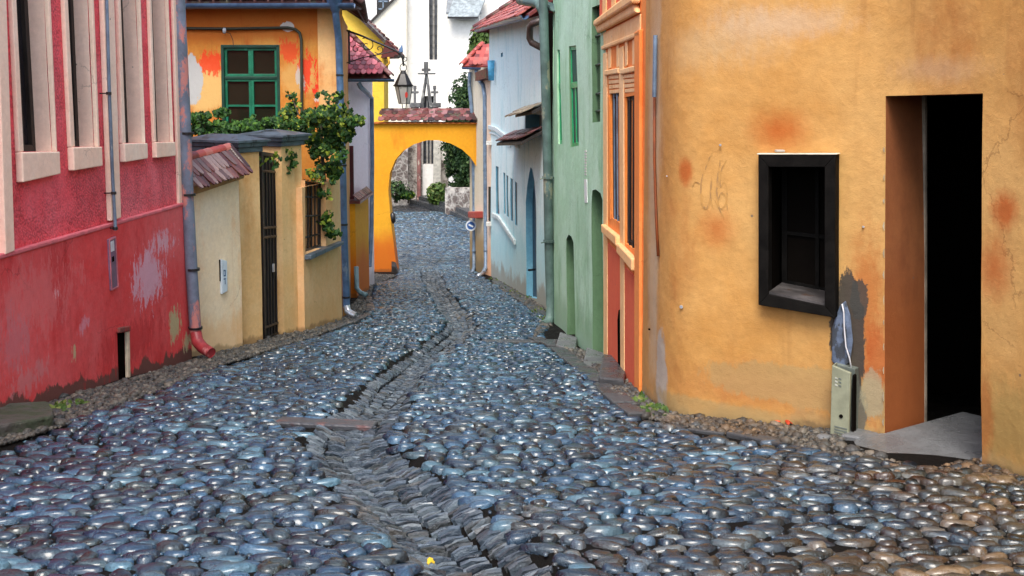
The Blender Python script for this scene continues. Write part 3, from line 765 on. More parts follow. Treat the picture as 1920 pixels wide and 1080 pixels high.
# electric box
q = PK.Q([(200,449),(213,443),(218,538),(205,545)], .03); m = MB(); slabq(m, PK, q, .02, .048); bx = m.build('electric_box', paint('mauve_metal', sr(120, 92, 118), .5, .3, (sr(150, 60, 60), .6)), pk, bevel=.004)
m = MB(); slabq(m, PK, subq(q, .3, .36, .6, .46), .047, .050); m.build('keyhole', M['dark'], bx)
m = MB(); slabq(m, PK, subq(q, .2, .06, .7, .26), .0465, .0495); m.build('box_label', paint('white_sticker', sr(215, 215, 225), .5, .2, (sr(120, 100, 120), .55)), bx)
m = MB(); ring(m, PK, q, inset(q, .012), .048, .053); m.build('box_rim', paint('pink_rim', sr(190, 110, 120), .6), bx)
# corner downpipe
pts = [atY(x, y, 10.35) for x, y in [(333,-60),(337,40),(345,200),(352,380),(360,520),(367,625)]]
m = MB(); m.tube(pts, [.062, .062, .062, .062, .06, .06], 14); dp = m.build('downpipe', M['peel_pipe'], pk, smooth=True, auto=60)
m = MB(); m.tube([atY(367, 622, 10.35), atY(370, 640, 10.3), atY(380, 652, 10.24), atY(396, 662, 10.16)], [.06, .062, .06, .055], 14, caps=False); m.tube([atY(380, 652, 10.24), atY(395, 661, 10.165)], .05, 14); m.build('pipe_shoe', paint('red_shoe', sr(150, 50, 56), .45, .3, (sr(180, 110, 110), .6)), pk, smooth=True, auto=60)
for (x, y) in [(351,250),(354,365),(362,505),(367,615)]:
    p = atY(x, y, 10.35); m = MB(); m.tube([p-Vector((0,0,.012)), p+Vector((0,0,.012))], .069, 14); m.tube([p, p+Vector((-.16,0.04,0))], .012, 6); m.build('pipe_clamp', M['black'], pk)
# rough concrete block at the foot of the wall
c = G(45, 800); m = MB()
pts = [G(-120, 850), G(20, 822), G(100, 806), G(104, 786), G(90, 776), G(-40, 785)]
m.prism([p-Vector((0,0,.1)) for p in pts], [p+Vector((random.uniform(-.01,.01), 0, .10 if i != 3 else .05)) for i, p in enumerate(pts)])
tag(m.build('foundation_block', (lambda t: t.out(t.mix(t.smooth(t.noise(4, 7), .4, .62), (.07, .065, .06), (.035, .05, .025)), .8, t.bump(t.noise(20, 7), .9, .03)))(NT('mossy_concrete')), bevel=.02), 'low mossy concrete block under the near corner of the pink wall', 'concrete block')

# ================================================================== GARDEN WALL WITH GATE
cream = plaster('cream_garden_plaster', (.93, .77, .53), (.93, .84, .66), (.88, .52, .22), 1.3, .35, streak=.8, damp=[(sr(236, 186, 122), .5, .9, .5), (sr(130, 110, 80), .08, .25, .6)])
crean2 = plaster('ochre_pillar_plaster', sr(226, 184, 124), sr(234, 202, 150), sr(206, 148, 82), 1.5, .35, streak=.8, damp=[(sr(120, 85, 50), .12, .4, .6)])
GW = Wall([xD(352, 10.62), xD(492, 11.9)], 1)
gw = thing('garden_wall', GW.xyz(.4, float(prof(11.2))), 'cream garden wall with tiled coping, two pillars and iron gate', 'garden wall') if False else thing('garden_wall', (GW.p[0].x, GW.p[0].y, float(prof(10.6))), 'cream garden wall with tiled coping, zinc capped pillars and black gate', 'garden wall')
wt = GW.Q([(352, 357), (470, 322)])
wall_mesh(GW, [(0, -2), (GW.uv(452, 500)[0], -2), (GW.uv(452, 500)[0], wt[1][1]-.0), (0, wt[0][1])], [], .16, .01, 0, .25, 2).build('wall', [cream]*3, gw, smooth=True, auto=40, hgt=True)
# coping: cornice, tiles, ridge
m = MB(); e0, e1 = GW.Q([(356, 366), (452, 334)]); e2, e3 = GW.Q([(452, 322), (356, 350)]); slabq(m, GW, [e0, e1, e2, e3], -.2, .05); m.build('cornice', crean2, gw, bevel=.015)
a = GW.P(359, 352, .10); b = GW.P(462, 322, .10); ra = GW.xyz(GW.uv(359, 352)[0], a.z+.22, -.13); 
ex = (b-a).normalized(); L = (b-a).length; dn = Vector((GW.n[0].x*.23, GW.n[0].y*.23, -.23)); 
tile_field(gw, M['roof_wet'], a - dn + Vector((0, 0, .02)), ex, dn, int(L/.065), 2, .065, .26, .018, .6, 'coping_tile', .05)
rb0 = a - dn*1.02; nr = int(L/.11)
for k in range(nr):
    m = MB(); p = rb0 + ex*(L/nr*k); half_tube(m, p+Vector((0,0,.02)), p+ex*(L/nr*1.08)+Vector((0,0,.028)), .062, 8, th=.014); m.build('ridge_tile', M['roof_red'], gw, smooth=True, auto=50)
m = MB(); half_tube(m, rb0+ex*L+Vector((0,0,.04)), b+Vector((0,0,.03)), .055, 8, th=.014); m.build('hip_tile', M['roof_wet'], gw, smooth=True, auto=50)
# pillars (px of front face left, right, depths) and caps
def pillar(pxa, Da, pxb, Db, depth, topy, capmat, parent, mat):
    W = Wall([xD(pxa, Da), xD(pxb, Db)], 1)
    zt = W.P((pxa+pxb)/2, topy).z
    wall_mesh(W, [(0, -2.2), (W.len, -2.2), (W.len, zt), (0, zt)], [], .14, .008, 0, depth, pxa).build('pillar', [mat]*3, parent, smooth=True, auto=40, hgt=True)
    n = W.n[0]; e = (W.p[1]-W.p[0]).normalized(); c = (W.p[0]+W.p[1])*.5 - n*depth*.5
    hx, hy = W.len*.5, depth*.5
    def rect(ox, z): return [Vector((c.x, c.y, z)) + e*sx*(hx+ox) + n*sy*(hy+ox) for sx, sy in ((-1,-1),(1,-1),(1,1),(-1,1))]
    m = MB(); m.prism(rect(.035, zt-.02), rect(.035, zt+.045)); m.prism(rect(.07, zt+.045), rect(.075, zt+.10)); m.build('pillar_moulding', mat if False else M['zinc_cap'], parent, bevel=.008)
    m = MB(); m.prism(rect(.10, zt+.10), rect(.10, zt+.125)); m.prism(rect(.10, zt+.125), rect(-hx*.94, zt+.19)); m.build('pillar_cap', capmat, parent)
    return W
pillar(452, 11.75, 490, 12.05, .75, 282, M['zinc_cap'], gw, crean2)
pW2 = pillar(531, 12.75, 569, 13.2, .55, 270, M['zinc_cap'], gw, crean2)
# jamb return of second pillar catches the light: same plaster. low wall with barred opening
GW3 = Wall([xD(569, 13.05), xD(640, 14.6)], 1)
op = GW3.Q([(572, 338), (611, 345), (611, 462), (572, 476)])
tl = GW3.uv(569, 325); tr = GW3.uv(640, 335)
wall_mesh(GW3, [(0, -2.4), (GW3.len, -2.4), (GW3.len, tr[1]), (0, tr[1]+.02)], [(op, .2, 0)], .14, .008, 0, .26, 9).build('low_wall', [plaster('peach_garden_plaster', sr(230, 180, 124), sr(236, 198, 150), sr(222, 146, 80), 1.4, .35, streak=.8, damp=[(sr(215, 175, 120), .5, .9, .5), (sr(120, 90, 60), .1, .3, .6)])]*3, gw, smooth=True, auto=40, hgt=True)
m = MB(); s4 = GW3.Q([(571, 478), (634, 452), (634, 458), (571, 487)]); slabq(m, GW3, s4, -.1, .09); m.build('stone_sill', M['zinc_cap'], gw, bevel=.008)
gr = MB(); ring(gr, GW3, inset(op, -.005), inset(op, .03), -.10, -.07); fr = gr.build('grille_frame', M['black'], gw)
for k in range(6):
    t = (k+.5)/6; a = GW3.xyz(*quadpt(op, t, -.03), -.085); b = GW3.xyz(*quadpt(op, t, 1.0), -.085); m = MB(); m.tube([b, a], .012, 6); m.build('bar', M['black'], fr)
for t in (.22, .5, .8):
    a = GW3.xyz(*quadpt(op, 0, t), -.085); b = GW3.xyz(*quadpt(op, 1, t), -.085); m = MB(); m.tube([a, b], .014, 6); m.build('cross_bar', M['black'], fr)
# gate: iron frame, added dark backing sheet, vertical bars
GG = Wall([xD(489, 12.25), xD(532, 13.1)], 1)
gq = GG.Q([(487, 284), (527, 290), (530, 624), (493, 640)])
m = MB(); ring(m, GG, gq, inset(gq, .045), -.02, .025); gf = m.build('gate', M['black'], gw, bevel=.004)
m = MB(); slabq(m, GG, inset(subq(gq, 0, .0, 1, 1), .0), -.006, .004); m.build('gate_backing', paint('dark_olive_sheet', (.012, .012, .009), .6, .5), gf)  # backing sheet added to darken the view behind the bars
for k in range(7):
    t = .08+.84*k/6; a = GG.xyz(*quadpt(gq, t, .02), .012); b = GG.xyz(*quadpt(gq, t, .98), .012); m = MB(); m.tube([b, a], .013, 6); m.build('gate_bar', M['black'], gf)
for t in (.1, .4, .45, .93):
    a = GG.xyz(*quadpt(gq, 0, t), .012); b = GG.xyz(*quadpt(gq, 1, t), .012); m = MB(); m.tube([a, b], .018, 6); m.build('gate_rail', M['black'], gf)
m = MB(); p = GG.xyz(*quadpt(gq, .45, .62), .03); m.box(p, (.012,0,0), (0,.02,0), (0,0,.05)); m.build('handle', M['spout'], gf)
# dark tiled threshold behind
# plaque
q = GW.Q([(413, 486), (423, 489), (424, 545), (414, 551)], .01); m = MB(); slabq(m, GW, q, .0, .03); pl = m.build('house_sign', paint('white_enamel', sr(205, 222, 235), .3, .1), gw, bevel=.003)
for k, (s0, s1, t0, t1) in enumerate([(.3,.7,.3,.34),(.3,.42,.34,.46),(.58,.7,.34,.46),(.3,.7,.46,.5),(.3,.7,.56,.6),(.5,.62,.6,.75)]):
    m = MB(); slabq(m, GW, subq(q, s0, t0, s1, t1), .03, .032); m.build('sign_mark', M['blue_pipe'], pl)
m = MB(); slabq(m, GW, GW.Q([(410, 487), (414, 486), (415, 528), (411, 527)]), 0, .012); m.build('letter_slot', M['dark'], gw)

# ================================================================== ORANGE HOUSE behind the garden wall
OY = 15.0
OH = Wall([(-9, OY+.25), xD(641, OY)], 1)
oh = thing('orange_house', (-4, OY, float(prof(OY))), 'orange house with peeling red patches and a green casement window', 'house')
so = lambda px, py, rx, rz, c, soft, amt, rag: (OH.P(px, py), (rx, .5, rz), c, soft, amt, rag)
orange = plaster('peeling_orange_plaster', sr(196, 122, 38), sr(204, 146, 66), sr(176, 84, 20), 1.6, .45, streak=.9, stains=[
    so(450, 45, 3, .32, sr(200, 105, 28), .6, .7, 1.2),
    so(385, 165, .35, .4, sr(220, 185, 115), .4, .75, 1.4), so(560, 145, .3, .3, sr(205, 165, 95), .5, .6, 1.4),
    so(398, 120, .22, .18, sr(222, 58, 12), .2, .9, 2.9), so(612, 152, .22, .42, sr(214, 26, 8), .12, .95, 2.9), so(545, 95, .2, .2, sr(215, 60, 20), .25, .8, 2.9), so(572, 135, .14, .3, sr(218, 44, 14), .14, .9, 2.9),
    so(360, 150, .14, .32, sr(176, 180, 180), .06, .95, 1.6), so(563, 148, .07, .2, sr(185, 180, 168), .1, .9, 2.9), so(622, 95, .07, .22, sr(185, 182, 172), .1, .9, 2.9), so(607, 186, .14, .05, sr(190, 184, 174), .1, .9, 2.9), so(539, 50, .09, .07, sr(220, 220, 215), .08, .95, 1.6)])
zt = OH.P(500, 14).z
wv = OH.Q([(414, 84), (524, 84), (527, 250), (417, 250)])
wall_mesh(OH, [(0, -2.6), (OH.len, -2.6), (OH.len, zt), (0, zt)], [(wv, .12, 0)], .16, .012, 0, .3, 12).build('wall', [orange, M['dark'], orange], oh, smooth=True, auto=40)
OS = Wall([xD(641, OY), xD(658, 19.2)], 1)
sidep = plaster('orange_side_plaster', sr(216, 150, 78), sr(222, 178, 120), sr(200, 110, 40), 1.3, .4, streak=1, damp=[(sr(200, 190, 180), .9, 1.6, .6), (sr(90, 80, 75), .5, .8, .7)])
wall_mesh(OS, [(0, -2.8), (OS.len, -2.8), (OS.len, zt), (0, zt)], [], .16, .012, 0, .3, 13).build('side_wall', [sidep]*3, oh, smooth=True, auto=40, hgt=True)
m = MB(); ring(m, OH, wv, inset(wv, .045), -.09, .012); fr = m.build('window_frame', M['dark_green'], oh, bevel=.005)
iw = inset(wv, .045)
def sash(s0, t0, s1, t1, bars):
    q = subq(iw, s0, t0, s1, t1); m = MB(); ring(m, OH, q, inset(q, .038), -.07, -.02); s_ = m.build('sash', M['green_wood'], oh, bevel=.004)
    m = MB(); slabq(m, OH, inset(q, .03), -.052, -.048); m.build('pane', M['brown_glass'], s_)
    for t in bars: m = MB(); slabq(m, OH, subq(q, .04, t-.02, .96, t+.02), -.06, -.026); m.build('glazing_bar', M['green_wood'], s_)
sash(0, 0, .5, .345, []); sash(.5, 0, 1, .345, []); sash(0, .375, .5, 1, [.52]); sash(.5, .375, 1, 1, [.52])
m = MB(); slabq(m, OH, subq(iw, 0, .345, 1, .375), -.08, -.005); m.build('transom', M['dark_green'], oh, bevel=.004)
# electric conduit with lamp knob
pts = [OH.P(x, y, .04) for x, y in [(330,53),(430,54),(540,52),(554,55),(562,62),(565,75),(566,215)]]
m = MB(); m.tube(pts, .022, 8); m.build('conduit', paint('dark_conduit', (.03, .035, .02), .5), oh, smooth=True, auto=60)
p = OH.P(421, 56, .08); m = MB(); m.tube([p+Vector((0,0,.03)), p, p-Vector((0,.02,.05))], [.02,.03,.02], 8); m.build('insulator', paint('porcelain', (.5, .55, .6), .2), oh, smooth=True)
# cable loop beneath the insulator
m = MB(); m.tube([p-Vector((0,0,.03)), p+Vector((.08,0,-.05)), p+Vector((.12,0,-.15)), p+Vector((.13,-.02,-.26))], .005, 5); m.build('cable', M['black'], oh)
# eave: soffit boards, tile edge, gutter, funnel, downpipe
e0 = OH.xyz(0, zt+.06, .30); e1 = OH.xyz(OH.len+.30, zt+.06, .30)
m = MB(); slabq(m, OH, [(0, zt-.005), (OH.len+.25, zt-.005), (OH.len+.25, zt+.03), (0, zt+.03)], -.5, .24); m.build('soffit', M['old_wood'], oh)
gutter(oh, e0-Vector((0,0,.03)), e1-Vector((0,0,.03)), .075, M['blue_pipe'])
m = MB(); m.prism([OH.xyz(0, zt+.03, .3), OH.xyz(OH.len+.28, zt+.03, .3), OH.xyz(OH.len-.9, zt+1.9, -2.4), OH.xyz(0, zt+1.9, -2.4)], [OH.xyz(0, zt+.07, .3), OH.xyz(OH.len+.28, zt+.07, .3), OH.xyz(OH.len-.9, zt+1.94, -2.4), OH.xyz(0, zt+1.94, -2.4)])
m.prism([OH.xyz(OH.len+.28, zt+.03, .3), OS.xyz(OS.len, zt+.03, .34), OH.xyz(OH.len-.9, zt+1.9, -2.4)], [OH.xyz(OH.len+.28, zt+.07, .3), OS.xyz(OS.len, zt+.07, .34), OH.xyz(OH.len-.9, zt+1.94, -2.4)])
m.build('roof', M['roof_dark'], oh)
for k in range(18):
    p = OS.xyz(OS.len*k/18, zt+.07, .30); m = MB(); half_tube(m, p+Vector((.05,0,-.03)), p+Vector((-.5,.0,.33)), .085, 6, th=.015); m.build('roof_tile', M['roof_dark'], oh, smooth=True)
for k in range(22):
    p = OH.xyz(OH.len-.2*k+.15, zt+.07, .28); m = MB(); half_tube(m, p+Vector((0,-.05,-.0)), p+Vector((0,.5,.30)), .085, 6, th=.015); m.build('roof_tile', M['roof_dark'], oh, smooth=True)
fp = OH.P(627, 4, .26)
m = MB(); m.tube([OH.P(627, -4, .3), OH.P(628, 14, .28), OH.P(629, 22, .26)], [.13, .085, .055], 12); m.build('rain_funnel', M['blue_pipe'], oh, smooth=True, auto=60)
pts = [OH.P(629, 20, .26), OH.P(631, 42, .24), OH.P(633, 58, .14), OH.P(635, 76, .08)] + [OH.P(x, y, .08) for x, y in [(637,145),(640,230),(643,330),(645,430),(648,520),(650,575)]]
m = MB(); m.tube(pts, .052, 12); m.build('downpipe', M['blue_pipe'], oh, smooth=True, auto=60)
for (x, y) in [(637,141),(641,236),(643,310),(645,421),(649,557)]: clamp(oh, OH.P(x, y, .08), .058, M['black'], Vector((0,-1,0)))
m = MB(); m.tube([OH.P(650, 572, .08), OH.P(652, 583, .10), OH.P(660, 589, .16), OH.P(668, 592, .22)], [.052,.052,.05,.05], 12, caps=False); m.tube([OH.P(655, 586, .12), OH.P(667, 591.6, .21)], .046, 12); m.build('pipe_shoe', M['spout'], oh, smooth=True)

# ---- wall lantern on a scrolled bracket
LY = 17.2
ln = thing('wall_lantern', atY(656, 90, LY), 'black six sided street lantern hanging from a scrolled iron bracket', 'lantern')
P_ = lambda x, y, o=0: atY(x, y, LY+o)
m = MB(); m.tube([P_(650,57), P_(680,68), P_(715,83), P_(742,95), P_(751,101), P_(755,110), P_(757,124)], .017, 8); m.tube([P_(650,118), P_(680,108), P_(716,101), P_(742,95)], .010, 6); m.tube([P_(654,56), P_(655,120)], .018, 8); m.build('bracket_arm', M['black'], ln, smooth=True, auto=60)
def scroll(cx, cy, r, a0, turns, flip=1, thick=.008):
    pts = []
    for k in range(22):
        t = k/21; rr = r*(1-t*.85); a = a0+flip*turns*2*math.pi*t; pts.append(P_(cx+rr*math.cos(a), cy+rr*math.sin(a)))
    m = MB(); m.tube(pts, thick, 6); m.build('scroll', M['black'], ln, smooth=True)
scroll(688, 85, 15, -2.2, 1.2); scroll(711, 92, 10, 2.6, 1.1, -1); scroll(668, 92, 9, -.5, 1.1, -1); scroll(743, 105, 6, -1, 1.2); scroll(759, 110, 5, 2, 1.1, -1)
def hexring(x, y, wpx, n=6, ph=0):
    c = P_(x, y); r = wpx/2/FPX*LY*1.0
    return [c+Vector((math.cos(2*math.pi*k/n+ph)*r, math.sin(2*math.pi*k/n+ph)*r, 0)) for k in range(n)]
m = MB(); cy_ = [(130,10),(134,16),(138,14),(141,12)]
m.prism(hexring(756,132,9), hexring(756,139,13)); m.prism(hexring(756,139,15), hexring(756,159,34)); m.prism(hexring(756,159,38), hexring(756,162,36)); m.build('lantern_roof', M['black'], ln)
m = MB(); c = P_(756,127); pts = [c+Vector((math.cos(a)*.055, 0, math.sin(a)*.07)) for a in [k/12*2*math.pi for k in range(13)]]; m.tube(pts, .008, 6); m.build('hanging_ring', M['black'], ln, smooth=True)
top = hexring(757,162,32); bot = hexring(758,194,20)
m = MB()
for k in range(6): m.tube([top[k], bot[k]], .008, 6); m.tube([top[k], top[(k+1) % 6]], .008, 6); m.tube([bot[k], bot[(k+1) % 6]], .009, 6)
m.tube([P_(754,194), P_(755,203), P_(761,203), P_(762,194)], .008, 6); m.build('lantern_frame', M['black'], ln)
t = NT('milky_lantern_glass'); gmat = t.out((.62, .60, .58), .15, None, Alpha=.45)
for k in range(6):
    j = (k+1) % 6; a, b, c2, d2 = top[k], top[j], bot[j], bot[k]; cc = (a+b+c2+d2)/4; n = (cc-(P_(757,178))); n.z = 0; n = n.normalized()*.002
    m = MB(); m.prism([a*.98+cc*.02-n, b*.98+cc*.02-n, c2*.98+cc*.02-n, d2*.98+cc*.02-n], [a*.98+cc*.02+n, b*.98+cc*.02+n, c2*.98+cc*.02+n, d2*.98+cc*.02+n]); m.build('pane', gmat, ln)
m = MB(); c = P_(762,178,-.125); m.prism([c+Vector((math.cos(a)*.024, 0, math.sin(a)*.052)) for a in [k/10*6.283 for k in range(10)]], [c+Vector((math.cos(a)*.024, .004, math.sin(a)*.052)) for a in [k/10*6.283 for k in range(10)]]); m.build('red_emblem', paint('red_emblem', (.45, .03, .02), .4), ln)
m = MB(); m.tube([P_(757,190), P_(757,180), P_(757,168)], [.02, .03, .018], 10); m.build('bulb_holder', paint('white_bulb', (.7, .68, .62), .3), ln, smooth=True)

# ================================================================== LILAC HOUSE and small yellow yard wall
LH = Wall([xD(652, 19.2), xD(702, 22.2)], 1)
lh = thing('lilac_house', (LH.p[0].x, LH.p[0].y, float(prof(19.2))), 'pale lilac house with scalloped faded tile roof, left of the arch', 'house')
lilac = plaster('lilac_plaster', (.95, .77, .82), (.96, .83, .87), (.88, .68, .74), 1.2, .25, streak=.4, damp=[(sr(190, 180, 180), .4, .6, .6)])
z0 = atY(700, 140, 22.0).z
wall_mesh(LH, [(0, -3.6), (LH.len, -3.6), (LH.len, z0), (0, z0)], [], .3, .012, 0, 2.5, 21).build('wall', [lilac]*3, lh, smooth=True, auto=40, hgt=True)
# roof: a hip end facing the camera, scalloped tiles laid on it
RY = 19.1
e0 = atY(640, 146, RY); e1 = atY(732, 146, RY+.2)
sl = Vector((0, -.72, -.80)).normalized()
aL = atY(650, 80, RY+.55); 
m = MB(); pts_l = [atY(640,146,RY), atY(733,146,RY), atY(700,108,RY+.45), atY(656,66,RY+.9), atY(640,66,RY+.9)]
m.prism(pts_l, [p+Vector((0,.06,-.06)) for p in pts_l]); back_ = [atY(733,146,RY), LH.xyz(LH.len, z0, .35), LH.xyz(LH.len, z0+.9, -1.5), atY(656,66,RY+.9)]
m.prism(back_, [p+Vector((0,0,-.05)) for p in back_]); m.build('roof_slab', M['roof_dark'], lh)
mes = proto_mesh('roof_tile', tile_proto(), M['roof_pink'], False)
for r in range(8):
    t = r/8; yy = 72+(138-72)*t; dd = RY+.82*(1-t)+.0
    x1 = 662+(726-662)*((yy-68)/72.0); w_ = 10.2/FPX*19.1
    k = 0
    while 648+k*10.2 < x1:
        p = atY(648+k*10.2+(5 if r % 2 else 0), yy-3, dd-.03)
        nrm = Vector((0, -.62, .78)).normalized(); dy = Vector((0, .78, .62)).normalized(); dy = (dy-nrm*.06).normalized(); ex_ = Vector((1,0,random.uniform(-.02,.02))).normalized()
        inst('roof_tile', mes, lh, basis(p, ex_, dy, ex_.cross(dy), w_*.96, .22, .018)); k += 1
for k in range(7):
    a = pts_l[3].lerp(pts_l[2], k/7) if k < 4 else None
    p0 = pts_l[3].lerp(pts_l[1], k/7); p1 = pts_l[3].lerp(pts_l[1], (k+1.12)/7); m = MB(); half_tube(m, p0+Vector((0,-.03,.03)), p1+Vector((0,-.03,.045)), .06, 7, th=.014); m.build('ridge_tile', M['roof_dark'], lh, smooth=True)
gutter(lh, atY(640,148,RY-.06), atY(739,148,RY-.06), .055, M['blue_pipe'])
m = MB(); m.tube([atY(672,155,RY), atY(676,163,RY), atY(690,176,RY+1.2), LH.P(697,184,.06)] + [LH.P(x, y, .06) for x, y in [(698,300),(697,420),(693,500)]], .045, 10); m.build('downpipe', M['grey_pipe'], lh, smooth=True, auto=60)
# base ledge steps at foot
yw = thing('yard_wall', (xD(668, 21)[0]+.25, 21, float(prof(21))), 'narrow yellow buttress with small tiled cap between lilac house and arch', 'wall')
YW = Wall([xD(668, 18.9), xD(692, 20.6)], 1)
yel = plaster('bright_yellow_plaster', sr(222, 152, 14), sr(228, 166, 34), sr(204, 108, 8), 1.0, .25, streak=.7, damp=[(sr(205, 96, 6), 1.25, .5, .85), (sr(90, 60, 30), .1, .2, .5)])
yz = YW.P(680, 372).z
wall_mesh(YW, [(0, -3.6), (YW.len, -3.6), (YW.len, yz), (0, yz)], [], .25, .01, 0, .35, 23).build('wall', [yel]*3, yw, smooth=True, auto=40, hgt=True)
m = MB(); p = YW.xyz(0, yz, .0)
slabq(m, YW, [(-.05, yz), (YW.len+.05, yz), (YW.len+.05, yz+.05), (-.05, yz+.05)], -.3, .10); m.build('cap', M['roof_dark'], yw)
tile_field(yw, M['roof_dark'], YW.xyz(-.05, yz+.14, -.06), (YW.p[1]-YW.p[0]), Vector((YW.n[0].x*.22, YW.n[0].y*.22, -.2)), 12, 1, .15, .16, .016, .7)
m = MB(); q = YW.Q([(661, 306), (668, 306), (668, 520), (664, 530)]); 
a = xD(662, 19.3); m.box((a[0], a[1], EYE-2.15), (.035,0,0), (0,.03,0), (0,0,1.15)); 
tag(m.build('gate_post', paint('maroon_wood', sr(70, 14, 26), .6)), 'slim dark maroon post beside the lilac house downpipe', 'post')
# gutter spouts by the left foot
m = MB(); m.tube([atY(668,500,18.7), atY(669,540,18.7), atY(676,549,18.5), atY(686,553,18.3)], .045, 10); tag(m.build('rain_spout', paint('teal_spout', sr(110, 140, 150), .35, .2), smooth=True), 'bent zinc rain spout at the foot of the lilac house', 'rain pipe')

# ================================================================== ARCH
AY = 26.0
AW = Wall([xD(701, AY), xD(925, AY)], 1)
ar = thing('archway', ((AW.p[0].x+AW.p[1].x)/2, AY, float(prof(AY))), 'deep yellow street arch with tiled coping spanning the lane', 'archway')
hole = AW.Q([(746,560),(745,516),(738,455),(732,405),(728,355),(731,325),(741,300),(756,283),(775,271),(800,263),(822,263),(845,269),(866,280),(882,295),(895,315),(902,345),(905,390),(907,560)])
zt = AW.P(800, 232).z
wall_mesh(AW, [(0, -4.2), (AW.len, -4.2), (AW.len, zt), (0, zt)], [(hole, .5, 0)], .3, .012, 0, 0, 31).build('wall', [yel]*3, ar, smooth=True, auto=40, hgt=True)
# rear face and ends of the arch
AB = Wall([xD(701, AY), xD(925, AY)], 1)
m = MB(); bb = wall_mesh(AB, [(0, -4.2), (AW.len, -4.2), (AW.len, zt), (0, zt)], [(hole, .001, 0)], .6, 0, -.5, 0, 32)
bb.build('rear_wall', [yel]*3, ar, hgt=True)
m = MB(); slabq(m, AW, [(-.0, -4.2), (.002, -4.2), (.002, zt), (-.0, zt)], -.5, 0); slabq(m, AW, [(0, zt), (AW.len, zt), (AW.len, zt+.03), (0, zt+.03)], -.78, .08); m.build('coping_bed', yel, ar)
cz = zt+.03; n0 = int(AW.len/.165)
tile_field(ar, M['roof_dark'], AW.xyz(.2, cz+.27, -.28), (1,0,0), (0,-.36,-.22), n0, 3, .16, .19, .02, .75, 'coping_tile', .04)
tile_field(ar, M['roof_dark'], AW.xyz(.2, cz+.27, -.42), (1,0,0), (0,.36,-.22), n0, 3, .16, .19, .02, .75, 'coping_tile', .04)
for k in range(int(AW.len/.3)):
    p = AW.xyz(.2+.3*k, cz+.26, -.35); m = MB(); half_tube(m, p, p+Vector((.32,0,random.uniform(0,.02))), .10, 7, th=.02); m.build('ridge_tile', M['roof_dark'], ar, smooth=True)
m = MB(); m.prism([AW.P(x, y, .02) for x, y in [(734,517),(749,517),(742,491),(734,489)]], [AW.P(x, y, .3) for x, y in [(734,521),(751,521),(741,500),(734,498)]]); m.build('wheel_guard', M['old_wood'], ar, bevel=.02)
m = MB(); c = AW.P(737, 410, .03); m.tube([c+Vector((0,0,.16)), c+Vector((0,-.06,.12)), c+Vector((.02,-.1,-.05)), c+Vector((0,-.02,-.12))], [.03,.07,.06,.02], 8); m.build('door_pintle', M['black'], ar, smooth=True)
# yellow gable house behind the arch
YH = Wall([xD(630, 27.2), xD(720, 27.2)], 1)
yh = thing('yellow_gable_house', (YH.p[0].x+.6, 27.2, float(prof(27.2))), 'bright yellow gabled house rising behind the lilac roof', 'house')
yel2 = plaster('lemon_plaster', sr(232, 188, 50), sr(236, 200, 84), sr(220, 160, 30), 1.0, .2, streak=.5)
wall_mesh(YH, YH.Q([(630,700),(720,700),(720,76),(673,30),(630,0)]), [], .5, .012, 0, .95, 41).build('wall', [yel2]*3, yh, smooth=True, auto=40)
m = MB(); r0 = YH.Q([(640,-2),(673,26),(752,103),(748,107),(672,33),(640,4)]); slabq(m, YH, r0, -1.0, .25); m.build('roof', M['roof_dark'], yh)
ev = [YH.P(x, y, .26) for x, y in [(724,74),(750,101),(738,107),(714,108)]]; m = MB(); m.prism(ev, [p+Vector((0, 1.2, 0)) for p in ev]); m.build('eave_end', paint('maroon_eave', sr(84, 30, 26), .7), yh)
for k in range(9):
    a = YH.P(678+k*8.2, 30+k*8.2, .24); b = a+Vector((.12,0,-.10)); m = MB(); half_tube(m, a+Vector((-.02,0,.04)), b+Vector((.02,0,.03)), .05, 6, th=.015, up=Vector((.6,0,.8))); m.build('roof_tile', M['roof_dark'], yh, smooth=True)
m = MB(); m.tube([YH.P(728,107,.3), YH.P(730,118,.3), YH.P(722,126,.2), YH.P(716,128,.04)], .03, 8); m.build('bracket', paint('ochre_bracket', sr(200, 150, 40), .6), yh, smooth=True)
m = MB(); c = YH.P(752,92,.3); m.tube([c+Vector((0,0,-.08)), c, c+Vector((.03,0,.12))], [.06,.05,.005], 8); m.build('gutter_end', M['blue_pipe'], yh)

# ================================================================== CHURCH and square beyond the arch
white = plaster('whitewashed_church', (.84, .82, .76), (.88, .87, .84), (.78, .72, .62), .35, .2, streak=.35)
CY = 47.0
CW = Wall([(xD(742, CY)[0], CY), (4.5, CY)], 1)
chh = thing('church', (-3, CY, float(prof(CY))), 'tall whitewashed gothic church closing the view above the arch', 'church')
ctop = EYE+9
stonew = (lambda t: t.out(t.mix(t.smooth(t.noise(1.3, 7, .7), .44, .56), t.mix(t.smooth(t.n('ShaderNodeTexVoronoi', {'Vector': t.pos(), 'Scale': 3.2}, feature='DISTANCE_TO_EDGE').outputs['Distance'], .02, .1), (.3, .28, .25), t.mix(t.noise(6, 5), (.06, .045, .04), (.22, .18, .16))), (.55, .51, .46)), .9, t.bump(t.noise(8, 7, .7), .9, .08)))(NT('rough_church_masonry'))
lanc = CW.Q([(803,-120),(812,-150),(821,-120),(820,112),(805,112)])
lanc2 = CW.Q([(793,180),(813,180),(813,308),(793,308)])
wall_mesh(CW, [(0, -4.5), (CW.len, -4.5), (CW.len, ctop), (0, ctop)], [(lanc, .5, 1), (lanc2, .4, 1)], 1.0, .02, 0, 5, 51).build('nave_wall', [white, M['dark'], paint('grey_reveal', (.42, .40, .38), .8)], chh, smooth=True, auto=40)
leadg = glass('lead_glass', (.05, .055, .065))
